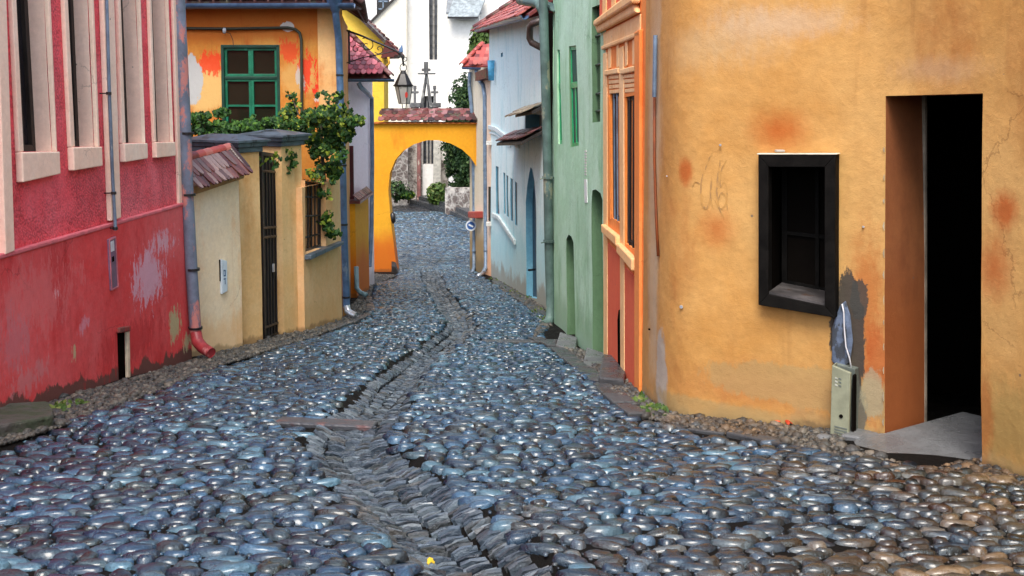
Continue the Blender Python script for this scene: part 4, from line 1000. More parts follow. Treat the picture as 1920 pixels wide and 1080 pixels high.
for q_, nb2 in ((CW.Q([(803,-150),(821,-150),(821,112),(803,112)]), 2), (lanc2, 3)):
    m = MB(); slabq(m, CW, q_, -.42, -.40); pg = m.build('window', leadg, chh)
    for k in range(1, nb2):
        m = MB(); a = CW.xyz(*quadpt(q_, k/nb2, 0), -.34); b = CW.xyz(*quadpt(q_, k/nb2, 1), -.34); m.tube([b, a], .05, 6); m.build('stone_mullion', paint('grey_stone', (.3, .29, .27), .8), pg)
    for k in range(14):
        m = MB(); a = CW.xyz(*quadpt(q_, 0, (k+.5)/14), -.36); b = CW.xyz(*quadpt(q_, 1, (k+.5)/14), -.36); m.tube([b, a], .018, 5); m.build('glazing_bar', M['black'], pg)
# masonry base with offset, weathered pier strips
m = wall_mesh(CW, CW.Q([(764,420),(792,420),(792,262),(764,268)]), [], .45, .06, .10, .2, 53); m.build('rubble_base', [stonew]*3, chh, smooth=True, auto=40)
m = wall_mesh(CW, CW.Q([(813,420),(905,420),(905,300),(813,300)]), [], .45, .06, .12, .2, 54); m.build('rubble_base', [stonew]*3, chh, smooth=True, auto=40)
def buttress(x0, x1, ytop, off, mat, name='buttress', cap=True):
    m = MB(); q = CW.Q([(x0,420),(x1,420),(x1,ytop),(x0,ytop)]); slabq(m, CW, q, 0, off); o = m.build(name, mat, chh, bevel=.03)
    if cap:
        a, b = q[3], q[2]; pts = [CW.xyz(a[0]-.1, a[1], off+.15), CW.xyz(b[0]+.1, b[1], off+.15), CW.xyz(b[0]+.1, b[1]+off*1.2, 0), CW.xyz(a[0]-.1, a[1]+off*1.2, 0)]
        m = MB(); m.prism(pts, [p+Vector((0,0,.1)) for p in pts]); m.build('buttress_cap', paint('slate_cap', (.16, .18, .2), .5), o if False else chh)
m = MB(); slabq(m, CW, CW.Q([(738,262),(760,262),(760,-200),(738,-200)]), 0, .5); m.build('buttress', white, chh, bevel=.03); buttress(843, 900, 30, .8, white)
# slate weathering on the big buttress
q = [CW.P(x, y, o_) for x, y, o_ in [(839,31,1.3),(896,31,1.3),(912,-8,.3),(852,-8,.3)]]; m = MB(); m.prism(q, [p+Vector((0,.02,-.09)) for p in q]); m.build('buttress_slope', paint('wet_slate_slab', (.22, .26, .28), .35, .4), chh)
m = MB(); m.prism([CW.P(839,31,1.34), CW.P(896,31,1.34), CW.P(896,35,1.34), CW.P(839,35,1.34)], [CW.P(839,31,1.2), CW.P(896,31,1.2), CW.P(896,35,1.2), CW.P(839,35,1.2)]); m.build('drip_edge', M['black'], chh)
m = MB(); slabq(m, CW, CW.Q([(783,420),(790,420),(790,262),(783,262)]), .1, .35); m.build('brick_pier', paint('pinkish_brick', sr(130, 85, 80), .8, .4, (sr(190, 180, 165), .55), scale=3), chh, bevel=.03)
m = MB(); slabq(m, CW, CW.Q([(814,420),(828,420),(828,262),(814,262)]), .1, .5); m.build('stone_pier', paint('cream_stone', (.5, .47, .4), .85, .25), chh, bevel=.03)
# blind lancet outlines
for (x, y0, y1) in [(762, 10, 48)]:
    m = MB(); slabq(m, CW, CW.Q([(x-3,y1),(x+3,y1-6),(x+3,y0+14),(x,y0),(x-4,y0+16)]), .0, .03); m.build('blind_lancet', paint('grey_lancet', (.55, .53, .5), .8), chh)
# gothic gablet with crosses in front
sg = paint('dark_grey_carved_stone', (.10, .10, .10), .7, .5, ((.3, .3, .28), .55), scale=4)
SY = 44.0; gt = thing('stone_gablet', atY(798, 215, SY), 'dark weathered gothic gable with a cross rising behind the arch coping', 'stone gable')
Sg = lambda x, y, o=0: atY(x, y, SY+o)
m = MB()
for sgn in (-1, 1):
    a, b, c2, d2 = Sg(799+sgn*2,140), Sg(799-sgn*1.2,140), Sg(798+sgn*9,225), Sg(798+sgn*15,225)
    m.prism([a, b, c2, d2], [p+Vector((0,.5,0)) for p in (a, b, c2, d2)])
m.build('gable_slopes', sg, gt, bevel=.02)
m = MB(); m.box(Sg(799,128), (.09,0,0), (0,.1,0), (0,0,.28)); m.box(Sg(799,131), (.19,0,0), (0,.09,0), (0,0,.06)); m.box(Sg(800,138), (.38,0,0), (0,.14,0), (0,0,.035)); m.build('cross', sg, gt, bevel=.02)
for x in (778, 815):
    m = MB(); m.box(Sg(x,185), (.05,0,0), (0,.05,0), (0,0,.45)); m.box(Sg(x,173), (.16,0,0), (0,.06,0), (0,0,.05)); m.box(Sg(x,164), (.07,0,0), (0,.06,0), (0,0,.08)); m.box(Sg(x+1,197), (.24,0,0), (0,.2,0), (0,0,.10)); m.box(Sg(x,215), (.16,0,0), (0,.15,0), (0,0,.35)); m.build('pinnacle', sg, gt, bevel=.02)
# cream gable and white house up left
GY = 46.2
cg = thing('cream_gable_house', atY(720, 330, GY), 'cream gabled house whose dark rake shows above the lantern bracket', 'house')
CG = Wall([(-11, GY), xD(762, GY)], 1); crm = plaster('cream_gable_plaster', (.80, .74, .60), (.84, .79, .68), (.72, .62, .46), .5, .2, streak=.4)
gp = CG.Q([(640,420),(762,420),(762,-22),(694,45),(640,98)]); wall_mesh(CG, gp, [], .8, .01, 0, 2, 61).build('wall', [crm]*3, cg, smooth=True, auto=40)
m = MB(); wall_mesh(CG, CG.Q([(650,420),(765,420),(765,268),(735,282),(650,290)]), [], .45, .06, .10, .2, 55).build('rubble_base', [stonew]*3, cg, smooth=True, auto=40)
m = MB(); rk = CG.Q([(640,98),(694,45),(765,-25),(765,-30),(694,40),(640,92)]); slabq(m, CG, rk, -2, .12); m.build('roof_edge', M['old_wood'], cg)
wh = thing('white_house', atY(700, 330, 46.7), 'white rendered house with a dark cross-barred window at the top', 'house')
WH = Wall([(-14, 46.7), xD(748, 46.7)], 1); wp = WH.Q([(709,-20),(727,-20),(727,25),(709,25)])
wall_mesh(WH, WH.Q([(560,420),(748,420),(748,-180),(560,-180)]), [(wp, .15, 0)], .9, .01, 0, 2, 62).build('wall', [plaster('white_render', (.78,.78,.76), (.82,.82,.82), (.7,.69,.66), .5, .2)]*2+[M['dark']], wh, smooth=True, auto=40)
m = MB(); slabq(m, WH, wp, -.13, -.10); pn = m.build('window', M['glass'], wh)
for q_ in (subq(wp, .44, 0, .56, 1), subq(wp, 0, .46, 1, .52), subq(wp, 0, .78, 1, .84)): m = MB(); slabq(m, WH, q_, -.10, -.06); m.build('glazing_bar', paint('blue_grey_bar', sr(120, 140, 160), .5), pn)
m = MB(); q_ = inset(wp, -.06); ring(m, WH, q_, wp, -.05, .03); m.build('window_frame', M['black'], wh)
# road beyond the arch and kerb steps, terrace
far = grid_mesh('far_road', np.arange(-16, 6.1, .5), np.arange(27.0, 60, .5), lambda x, y: prof(y) - .03, M['road_far'])
step_px = [(690,366),(735,374),(800,388),(850,405),(885,422),(930,440)]
tr_ = [G(*p) for p in step_px]; tr_ = catmull([Vector((p.x, p.y, 0)) for p in tr_], 6)
def pave_step(off, h, h0, wdt):
    m = MB(); 
    f = [Vector((p.x, p.y+off, float(prof(p.y))+h0)) for p in tr_]; ft = [p+Vector((0,0,h-h0)) for p in f]; bt = [p+Vector((0,wdt,0)) for p in ft]; bb_ = [p+Vector((0,wdt,0)) for p in f]
    n = len(f); m.add(f+ft+bt, [(i, i+1, n+i+1, n+i) for i in range(n-1)] + [(n+i, n+i+1, 2*n+i+1, 2*n+i) for i in range(n-1)]); return m
stp = pave_step(0, .16, -.1, .6).build('kerb_step', M['dark_slab'], kind='structure')
stp2 = pave_step(.55, .34, .0, 14).build('church_terrace', M['dark_slab'], kind='structure')

TW = Wall([xD(834, 42.2), xD(905, 41.0)], 1)
tw_ = wall_mesh(TW, TW.Q([(834,420),(905,420),(905,352),(834,352)]), [], .35, .05, 0, .4, 77).build('rubble_wall', [stonew]*3, None, smooth=True, auto=40)
tag(tw_, 'low rubble stone wall below the dark evergreen through the arch', 'wall')
# ================================================================== FOLIAGE
def leafmat(name, a, b, c, tr=.25):
    t = NT(name)
    v = t.math('FRACT', t.math('ADD', t.n('ShaderNodeObjectInfo').outputs['Random'], t.n('ShaderNodeAttribute', attribute_name='rnd').outputs['Fac']))
    rp = t.n('ShaderNodeValToRGB', {0: v}); e = rp.color_ramp.elements; e[0].color = (*a, 1); e[1].color = (*c, 1); k = e.new(.7); k.color = (*b, 1)
    return t.out(rp.outputs[0], .6, None, Specular_IOR_Level=.25)
LM = leafmat('vine_leaf', (.004, .022, .004), (.018, .07, .006), (.20, .25, .02)); LD = leafmat('evergreen_leaf', (.01, .03, .01), (.025, .06, .015), (.06, .10, .025)); LB = leafmat('bush_leaf', (.03, .07, .015), (.07, .12, .02), (.14, .17, .04)); LG = leafmat('dark_vine_leaf', (.006, .03, .006), (.02, .075, .008), (.07, .16, .015))
BARK = paint('bark', (.06, .045, .03), .9, .4, bump=.8)
def leaf_proto(k):
    r = random.Random(900+k); n = 7; vs = [(0, 0, 0)]
    shp = [(0,-.15),(.42,-.38),(.55,.05),(.38,.28),(.45,.6),(.0,1),(-.45,.6),(-.38,.28),(-.55,.05),(-.42,-.38)]
    vs = [(0,.1,.0)] + [(x*r.uniform(.9,1.1), y*r.uniform(.9,1.1), -abs(x)*.35+r.uniform(-.05,.05)-max(0,y-.6)*.3) for x, y in shp]
    fs = [(0, i+1, (i+1) % 10+1) for i in range(10)]; return vs, fs
LP_ = [leaf_proto(k) for k in range(4)]
ob = lambda v: ([(-.3,0,0),(0,.0,-.05),(.3,0,0),(.0,1,.0),(-.35,.5,.06),(.35,.5,.06)],[(0,1,4),(1,3,4),(1,2,5),(1,5,3)])
OVAL = ob(0)
def rot_rand(tiltmax=1.0, face=None):
    f = Vector((random.gauss(0,.6), -1+random.gauss(0,.5), random.gauss(.5,.5))).normalized() if face is None else (Vector(face)+Vector((random.gauss(0,.6),random.gauss(0,.6),random.gauss(0,.5)))).normalized()
    d = Vector((random.gauss(0,.7), random.gauss(0,.3), -1)); d = (d-f*d.dot(f)).normalized(); x = d.cross(f).normalized()
    return x, d, f
def vine(name, blobs, n, size, mat, label, cat, stems=(), nobj=300, proto=None, group=None):
    c0 = blobs[0][0]; root = thing(name, c0, label, cat, group); its = []
    tot = sum(b[2] for b in blobs)
    for c, ra, wgt in blobs:
        subs = [(c+Vector((random.uniform(-1,1)*ra[0], random.uniform(-1,1)*ra[1], random.gauss(0,.7)*ra[2])), random.uniform(.28, .55)) for _ in range(13)]
        for _ in range(int(n*wgt/tot)):
            sc_, sf_ = random.choice(subs)
            while True:
                q = Vector((random.uniform(-1,1), random.uniform(-1,1), random.uniform(-1,1)))
                if q.length <= 1: break
            if q.length > .2: q = q.normalized()*q.length**.6
            p = sc_+Vector((q.x*max(.05, ra[0]*sf_), q.y*max(.05, ra[1]*sf_), q.z*max(.05, ra[2]*sf_*1.3)))
            nz = mnoise.noise(p*5)
            if nz < -.08: continue
            x, d, f = rot_rand(); s = size*random.uniform(.4, 1.45)
            its.append((p.y, random.randrange(4), basis(p, x, d, f, s, s, s), random.random()))
    its.sort(key=lambda t: t[0])
    if nobj:
        ms = [proto_mesh('leaf', q, mat, False) for q in LP_]
        for (_, k, mx, rd) in its[:nobj]: inst('leaf', ms[k], root, mx)
    if its[nobj:]: batch('foliage', [((proto or LP_[k]), mx, rd) for (_, k, mx, rd) in its[nobj:]], mat, root, smooth=False)
    for pts, r in stems:
        m = MB(); m.tube(pts, r, 6); m.build('stem', BARK, root, smooth=True)
    return root
A = lambda x, y, D: atY(x, y, D)
vine('creeper', [(A(378,232,14), (.3,.25,.13), 3), (A(420,240,14), (.28,.2,.1), 2), (A(465,238,14.1), (.3,.2,.10), 3), (A(505,240,14.1), (.25,.2,.08), 2)], 6500, .042, LG, 'green creeper spilling along the wall top below the green window', 'creeper', [([A(365,262,14.1), A(420,250,14), A(480,248,14.1), A(530,250,14.2)], .02)])
vine('grape_vine', [(A(600,225,14.0), (.5,.3,.16), 6), (A(640,225,14.0), (.25,.25,.14), 3), (A(575,250,14.2), (.3,.25,.15), 3), (A(625,250,14.0), (.25,.25,.22), 4), (A(600,275,14.2), (.28,.25,.25), 4), (A(560,225,14.0), (.2,.2,.13), 2), (A(612,310,14.1), (.2,.2,.14), 2), (A(652,240,14.0), (.10,.15,.05), .5), (A(548,188,14.4), (.06,.1,.1), .4), (A(545,205,14.4), (.06,.1,.08), .3), (A(535,305,12.9), (.12,.08,.10), .6), (A(500,290,12.2), (.14,.08,.06), .5), (A(612,420,13.9), (.07,.08,.15), .5), (A(624,440,13.9), (.06,.08,.06), .4), (A(607,365,13.8), (.06,.08,.08), .4)], 9500, .042, LM, 'yellow-green grape vine hanging over the barred garden opening', 'vine',
     [([A(610,470,14.2), A(612,380,14.1), A(605,300,14.1), A(600,235,14.1)], .025), ([A(600,240,14.1), A(560,215,14.3), A(546,180,14.4)], .01)])
def tree(name, x, D, ytop, ybot, wpx, label, mat, n, size, cat='tree', base=None, dense=-.25, group=None, cone=0):
    cx_ = atY(x, (ytop+ybot)/2, D); zt_ = atY(x, ytop, D).z; zb = atY(x, ybot, D).z; rx = wpx/2/FPX*D; g = float(prof(D)) + (.3 if D > 36 else 0)
    root = thing(name, (cx_.x, D, g), label, cat, group)
    m = MB(); m.tube([Vector((cx_.x, D, g-.1)), Vector((cx_.x+.05, D, (g+zt_)/2)), Vector((cx_.x, D, zt_-.3))], [max(.03, rx*.14), max(.02, rx*.09), .01], 8)
    for k in range(7):
        z = zb+(zt_-zb)*(.15+.1*k); a = k*2.4; m.tube([Vector((cx_.x, D, z)), Vector((cx_.x+math.cos(a)*rx*.7, D+math.sin(a)*rx*.7, z+rx*.4))], [max(.012, rx*.05), .008], 6)
    m.build('trunk', BARK, root, smooth=True)
    its = []; cz_ = (zt_+zb)/2; rz_ = (zt_-zb)/2
    for _ in range(n):
        q = Vector((random.gauss(0,1), random.gauss(0,1), random.gauss(0,1))).normalized()*random.uniform(.45,1.02)**.7
        w_ = 1+.30*mnoise.noise(q*2.3+Vector((x*.1,0,0)))+.2*mnoise.noise(q*5)
        w_ *= 1-cone*max(0, q.z)*.6
        p = Vector((cx_.x+q.x*rx*w_, D+q.y*rx*w_, cz_+q.z*rz_*(1+.2*mnoise.noise(q*3+Vector((7,0,0))))))
        if mnoise.noise(p*(2.2/max(rx,.3))) < dense: continue
        X, d, f = rot_rand(face=q); s = size*random.uniform(.6,1.4)
        its.append((OVAL, basis(p, X, d, f, s, s, s), random.random()))
    batch('crown', its, mat, root, smooth=False)
    return root
tree('yew_tree', 873, 42.6, 142, 376, 86, 'dark evergreen tree behind the right side of the arch', LD, 26000, .10, cone=.3)
tree('leafy_tree', 912, 33, 45, 150, 62, 'loose green tree behind the small red roof', LB, 5000, .13)
tree('garden_bush', 822, 44.6, 342, 384, 44, 'rounded yellow-green bush on the terrace seen through the arch', LB, 1800, .13, 'bush')
tree('low_bush', 742, 45, 338, 374, 56, 'low dark bush at the left edge of the arch opening', LD, 900, .13, 'bush', group='low bushes on the terrace through the arch')
tree('low_bush', 765, 44.8, 356, 374, 28, 'small bright green tuft on the terrace left of the brick pier', LM, 500, .1, 'bush', group='low bushes on the terrace through the arch')
# weeds at foot of blue wall and others
its = []
for (x, y, n) in [(933,528,40),(950,538,50),(968,548,30),(1008,586,40),(1015,600,30),(1225,772,60),(1240,780,50),(1205,755,40),(115,770,30),(150,760,14),(760,362,20),(990,560,20)]:
    for _ in range(n):
        c = G(x+random.gauss(0,8), y+random.gauss(0,3)); X, d, f = rot_rand(face=(0,-.5,1)); s = random.uniform(.02,.06)
        its.append((OVAL, basis(c+Vector((0,0,.02)), X, -d+Vector((0,0,.0)), f, s, s, s), random.random()))
tag(batch('weeds', its, LB, None, smooth=False), 'small green weeds growing at the foot of the house walls', 'weeds')

# ================================================================== RIGHT SIDE, FAR: cream, peach and blue houses
CRY = 26.3
CR = Wall([xD(881, 26.6), xD(907, 25.4)], 1)
cr = thing('cream_corner_house', (CR.p[0].x+.2, 26, float(prof(26))), 'narrow cream house with red tile roof and two downpipes at the arch', 'house')
crp = plaster('cream_corner_plaster', sr(212, 202, 178), sr(222, 214, 196), sr(190, 172, 138), 1.2, .3, streak=.6, damp=[(sr(150, 120, 70), 1.5, .3, .85), (sr(90, 80, 60), .5, .9, .6)])
ze = CR.P(884, 128).z
wall_mesh(CR, [(0, -4.2), (CR.len, -4.2), (CR.len, ze), (0, ze)], [], .3, .012, 0, 4, 71).build('wall', [crp]*3, cr, smooth=True, auto=40, hgt=True)
ra_ = [atY(x, y, D) for x, y, D in [(866,124,26.2),(935,124,25.6),(935,78,27.3),(905,84,27.3)]]
m = MB(); m.prism(ra_, [p+Vector((0,.05,-.05)) for p in ra_]); m.build('roof_slab', M['roof_red'], cr)
mes = proto_mesh('roof_tile', tile_proto(), M['roof_red'], False)
for r in range(6):
    t = r/6; yy = 86+36*t; x0 = 905-(905-869)*t; k = 0
    while x0+k*8.5 < 934:
        p = atY(x0+4+k*8.5+(4 if r % 2 else 0), yy-2, 27.1-1.15*t); dy = Vector((0,.84,.54)); nrm = Vector((0,-.54,.84)); dy = (dy-nrm*.08).normalized()
        inst('roof_tile', mes, cr, basis(p, Vector((1,0,0)), dy, Vector((1,0,0)).cross(dy), .115, .24, .02)); k += 1
for k in range(5):
    p0 = ra_[3].lerp(ra_[0], k/5); p1 = ra_[3].lerp(ra_[0], (k+1.1)/5); m = MB(); half_tube(m, p0+Vector((0,-.02,.03)), p1+Vector((0,-.02,.04)), .07, 7, th=.015); m.build('ridge_tile', M['roof_red'], cr, smooth=True)
gutter(cr, atY(868,126,26.1), atY(915,127,25.5), .055, M['blue_pipe'])
m = MB(); m.tube([atY(881,135,26.3), atY(880,160,26.3), atY(884,200,26.2), atY(887,260,26.2), atY(889,380,26.2), atY(889,500,26.1), atY(886,512,26.0)], .05, 10); m.build('downpipe', M['grey_pipe'], cr, smooth=True, auto=60)
m = MB(); m.tube([atY(893,132,25.9), atY(896,146,25.8), atY(906,160,25.3), atY(909,180,25.2), atY(910,350,25.2), atY(911,500,25.2), atY(906,512,25.0)], .055, 10); m.build('downpipe', M['grey_pipe'], cr, smooth=True, auto=60)
for (x, y, D) in [(887,235,26.2),(889,330,26.2),(889,470,26.1),(909.5,243,25.2),(910,320,25.2),(911,470,25.2)]: clamp(cr, atY(x, y, D), .062, M['grey_pipe'], Vector((0,-1,0)))
for (x0, y0, D) in [(886,511,26.0),(906,511,25.0)]: m = MB(); m.tube([atY(x0,y0,D), atY(x0-5,y0+4,D-.2), atY(x0-9,y0+6,D-.5)], .05, 10); m.build('pipe_shoe', M['spout'], cr, smooth=True)
m = MB(); slabq(m, CR, CR.Q([(892,396),(906,396),(906,409),(893,408)]), 0, .22); m.build('ledge_tile', M['roof_red'], cr, bevel=.02)
rs = thing('round_sign', atY(882, 422, 26.0), 'small round blue and white sign on the arch corner', 'sign')
c = atY(883, 423, 25.9); mk = lambda r, y0: [c+Vector((math.cos(k/16*6.283)*r, y0, math.sin(k/16*6.283)*r)) for k in range(16)]
m = MB(); m.prism(mk(.14, .02), mk(.14, 0)); m.build('plate', paint('white_sign', (.7,.75,.8), .4, .05), rs); m = MB(); m.prism(mk(.10, 0), mk(.10, -.005)); m.build('blue_disc', paint('sign_blue', sr(40, 90, 160), .4, .1), rs)
m = MB(); m.box(c+Vector((0,-.008,0)), (.06,0,-.03), (0,.002,0), (.01,0,.02)); m.build('white_arrow', paint('sign_white', (.75,.78,.8), .4, .05), rs)
# peach strip house
PH = Wall([xD(907, 25.4), xD(921, 24.9)], 1)
ph = thing('peach_house', (PH.p[0].x+.1, 25.2, float(prof(25))), 'very narrow peach front wedged between cream and pale blue houses', 'house')
pz = PH.P(914, 150).z
wall_mesh(PH, [(0, -4.2), (PH.len+.1, -4.2), (PH.len+.1, pz), (0, pz)], [], .3, .012, 0, 3, 72).build('wall', [plaster('peach_plaster', sr(235, 205, 180), sr(240, 218, 200), sr(220, 172, 130), 1.2, .25, damp=[(sr(215, 150, 100), 1.0, .6, .7)])]*3, ph, smooth=True, auto=40, hgt=True)
for (x, y) in [(917,268),(917,420)]: m = MB(); c = PH.P(x, y, .06); m.box(c, (.07,0,0), (0,.09,0), (0,0,.05)); m.build('window_sill', paint('white_sill', (.7,.66,.6), .7), ph, bevel=.01)
m = MB(); slabq(m, PH, PH.Q([(917,350),(920,350),(920,415),(917,413)]), 0, .02); m.build('window', M['glass'], ph)
m = MB(); slabq(m, PH, PH.Q([(905,136),(926,128),(926,146),(905,152)]), -.4, .2); m.build('eave', M['roof_dark'], ph)

# pale blue house
BL = Wall([xD(918, 25.2), xD(1026, 16.6)], 1)
bh = thing('pale_blue_house', (BL.p[0].x+.3, 22, float(prof(22))), 'pale sky blue house with a pointed doorway on the right', 'house')
blu = plaster('pale_blue_plaster', sr(226, 248, 250), sr(234, 250, 252), sr(180, 222, 230), 1.4, .4, streak=.9, damp=[(sr(120, 200, 210), 1.9, .9, .5), (sr(190, 215, 215), .9, .8, .6), (sr(140, 110, 75), .45, 1.3, .6)])
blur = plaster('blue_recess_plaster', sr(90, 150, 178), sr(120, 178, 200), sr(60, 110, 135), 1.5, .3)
door = BL.Q([(987,556),(986,380),(988,350),(992,325),(995,313),(998,318),(1002,340),(1005,375),(1007,560)])
bw_ = [[(930,311),(935,313),(936,402),(931,400)], [(944,323),(947,325),(948,402),(945,400)], [(949,328),(953,330),(954,408),(950,405)], [(957,333),(961,336),(962,415),(958,413)], [(965,340),(969,343),(970,424),(966,421)]]
bwq = [BL.Q(q) for q in bw_]
nic = BL.Q([(985,212),(1021,216),(1021,250),(985,248)])
zl = BL.P(920, 54).z; zr = BL.P(1024, 26).z
upw = [BL.Q(q) for q in ([(939,100),(943,98),(943,106),(939,107)],)]
wall_mesh(BL, [(0, -4.2), (BL.len, -4.2), (BL.len, zr), (0, zl)], [(door, .13, 1)] + [(q, .03, 1) for q in bwq] + [(nic, .3, 1), (upw[0], .1, 1)], .22, .014, 0, 4, 73).build('wall', [blu, M['dark'], blur], bh, smooth=True, auto=40, hgt=True)
m = MB(); slabq(m, BL, BL.Q([(986,560),(1007,566),(1007,330),(995,312),(986,345)]), -.14, -.125); dr = m.build('door', paint('dark_blue_door', sr(40, 70, 92), .5, .3), bh)
m = MB(); a = BL.P(1003, 505, -.1); m.tube([a, a+Vector((-.12,-.1,0))], .02, 6); m.build('handle', M['black'], dr)
for k, q in enumerate(bwq): m = MB(); slabq(m, BL, q, -.03, -.02); m.build('window', M['glass'] if k == 0 else paint('blue_glass', sr(40, 62, 74), .5), bh)
m = MB(); slabq(m, BL, nic, -.3, -.27); m.build('niche_back', blu, bh)
# sloping ledge under the slots, and moulded string course
m = MB(); slabq(m, BL, BL.Q([(925,398),(937,404),(968,450),(968,460),(936,412),(925,408)]), 0, .05); m.build('ledge', paint('white_ledge', (.6,.68,.68), .7, .2), bh, bevel=.02)
m = MB(); slabq(m, BL, BL.Q([(917,234),(932,238),(962,262),(975,272),(975,279),(960,270),(930,246),(917,242)]), 0, .045); slabq(m, BL, BL.Q([(917,246),(930,250),(958,272),(958,276),(930,254),(917,250)]), 0, .025); m.build('string_course', paint('white_moulding', (.68,.76,.78), .7, .1), bh, bevel=.015)
# canopies of tile
def canopy(px0, py0, px1, py1, proj, mat, rows=2, drop=.2):
    a = BL.P(px0, py0, .0); b = BL.P(px1, py1, .0); ex_ = (b-a); L_ = ex_.length; n_ = BL.n[0]
    tile_field(bh, mat, a+Vector((0,0,.02)), ex_, Vector((n_.x*proj, n_.y*proj, -drop)), max(2, int(L_/.17)), rows, .165, .26, .022, .7, 'canopy_tile', .03)
    m = MB(); m.prism([a, b, b+n_*proj-Vector((0,0,drop)), a+n_*proj-Vector((0,0,drop))], [p-Vector((0,0,.05)) for p in (a, b, b+n_*proj-Vector((0,0,drop)), a+n_*proj-Vector((0,0,drop)))]); m.build('canopy_board', M['old_wood'], bh)
canopy(966, 250, 1021, 243, .38, M['roof_dark'])
canopy(986, 205, 1021, 197, .2, paint_t if False else tilemat('lichened_tile', [sr(150,140,120), sr(175,165,145), sr(120,105,95)]), 2, .1)
m = MB(); c = BL.P(921, 131, .1); m.tube([c-Vector((0,0,.25)), c+Vector((0,0,.22))], [.07,.09], 10); m.build('rain_hopper', paint('bright_blue', sr(90,175,215), .4), bh, smooth=True)
# roof: eave tiles + slab + gutter
e0 = BL.xyz(-.2, zl, .3); e1 = BL.xyz(BL.len, zr, .3); r0 = BL.xyz(.9, zl+1.7, -2.2); r1 = BL.xyz(BL.len, zr+1.7, -2.2)
m = MB(); m.prism([e0, e1, r1, r0], [p-Vector((0,0,.06)) for p in (e0, e1, r1, r0)]); e0b = BL.xyz(-.2, zl, -3.5); m.prism([e0, e0b, r0], [p-Vector((0,0,.06)) for p in (e0, e0b, r0)]); m.build('roof', M['roof_red'], bh)
exv = (e1-e0).normalized(); Lr = (e1-e0).length; nrw = 9; dn = (e0-(r0-exv*1.1)).normalized()
dn = Vector((BL.n[0].x*2.5, BL.n[0].y*2.5, -1.7)).normalized()
tile_field(bh, M['roof_red'], e0 - dn*1.35+Vector((0,0,.02)), exv, dn, int(Lr/.19), 7, .185, .32, .022, .62, 'roof_tile', .03, cols=lambda r: (max(0, int((7-r)*.35)), int(Lr/.19)))
for k in range(8):
    p0 = r0.lerp(e0, k/8); p1 = r0.lerp(e0, (k+1.1)/8); m = MB(); half_tube(m, p0+Vector((0,0,.03)), p1+Vector((0,0,.05)), .11, 7, th=.02); m.build('ridge_tile', M['roof_dark'], bh, smooth=True)
gutter(bh, BL.xyz(.5, zl-.03, .36), BL.xyz(BL.len-.1, zr-.03, .36), .07, M['blue_pipe'])
for k in range(6): p = e0.lerp(e0+exv*1.0, k/6); m = MB(); half_tube(m, p+BL.n[0]*.08-Vector((0,0,.05)), p-BL.n[0]*.4+Vector((0,0,.23)), .085, 6, th=.02); m.build('eave_tile', tilemat('pale_eave_tile', [sr(120,135,140), sr(160,165,160)]) if k == 0 else M['roof_dark'], bh, smooth=True)
m = MB(); m.tube([atY(1016,38,16.3), atY(998,45,16.4), atY(994,50,16.5), atY(993,72,16.6), atY(997,80,16.6), atY(1016,90,16.5)], .055, 10); m.build('rusty_pipe', paint('rusty_brown', (.06,.035,.03), .5, .5, ((.2,.16,.13), .58)), bh, smooth=True)

# ================================================================== GREEN HOUSE
GR = Wall([xD(1036, 14.5), xD(1133, 9.95)], 1)
gh = thing('green_house', (GR.p[0].x+.2, 12.5, float(prof(12.5))), 'sage green house with narrow emerald windows and arched doorways', 'house')
grn = plaster('sage_green_plaster', sr(166, 208, 172), sr(192, 226, 200), sr(130, 180, 134), 1.4, .45, streak=1.0, damp=[(sr(110, 150, 110), .6, .9, .5), (sr(150, 185, 165), .2, .5, .5)])
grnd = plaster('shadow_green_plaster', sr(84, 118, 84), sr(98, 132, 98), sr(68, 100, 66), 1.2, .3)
gwin = [GR.Q(q) for q in ([(1044,93),(1050,93),(1054,270),(1047,270)], [(1066,87),(1081,85),(1084,273),(1070,276)], [(1110,14),(1126,8),(1126,228),(1111,230)])]
gd1 = GR.Q([(1063,652),(1061,470),(1062,448),(1066,440),(1071,443),(1075,455),(1078,660)])
gd2 = GR.Q([(1112,690),(1110,380),(1112,357),(1118,355),(1126,362),(1130,375),(1131,700)])
wall_mesh(GR, [(0, -3.6), (GR.len, -3.6), (GR.len, EYE+3.0), (0, EYE+3.0)], [(gwin[0], .03, 0), (gwin[1], .045, 1), (gwin[2], .06, 1), (gd1, .3, 1), (gd2, .42, 1)], .15, .012, 0, 4, 81).build('wall', [grn, M['dark'], grnd], gh, smooth=True, auto=40, hgt=True)
emer = paint('emerald_paint', sr(0, 150, 92), .4, .25)
for q in gwin[:2]:
    m = MB(); ring(m, GR, q, inset(q, .05), -.04, -.022); slabq(m, GR, subq(q, 0, .36, 1, .42), -.04, -.018); slabq(m, GR, subq(q, .46, .4, .54, 1), -.04, -.022); fr = m.build('window_frame', emer, gh, bevel=.004)
    m = MB(); slabq(m, GR, q, -.045, -.034); m.build('pane', paint('green_tinted_pane', (.01, .07, .045), .7), fr)
q = gwin[2]; m = MB(); slabq(m, GR, q, -.062, -.055); m.build('window', M['glass'], gh)
m = MB(); 
for t in (.25, .5, .75, .9): a = GR.xyz(*quadpt(q, 0, t), -.04); b = GR.xyz(*quadpt(q, 1, t), -.04); m.tube([a, b], .01, 6)
m.build('window_bars', M['black'], gh)
for q in (gd1, gd2):
    us_ = [p[0] for p in q]; m = MB(); slabq(m, GR, [(min(us_)-.05, -3), (max(us_)+.05, -3), (max(us_)+.05, max(p[1] for p in q)), (min(us_)-.05, max(p[1] for p in q))], -.42 if q is gd2 else -.31, -.38 if q is gd2 else -.29)
    m.build('door', paint('deep_green_door', sr(50, 82, 52), .6, .3), gh)
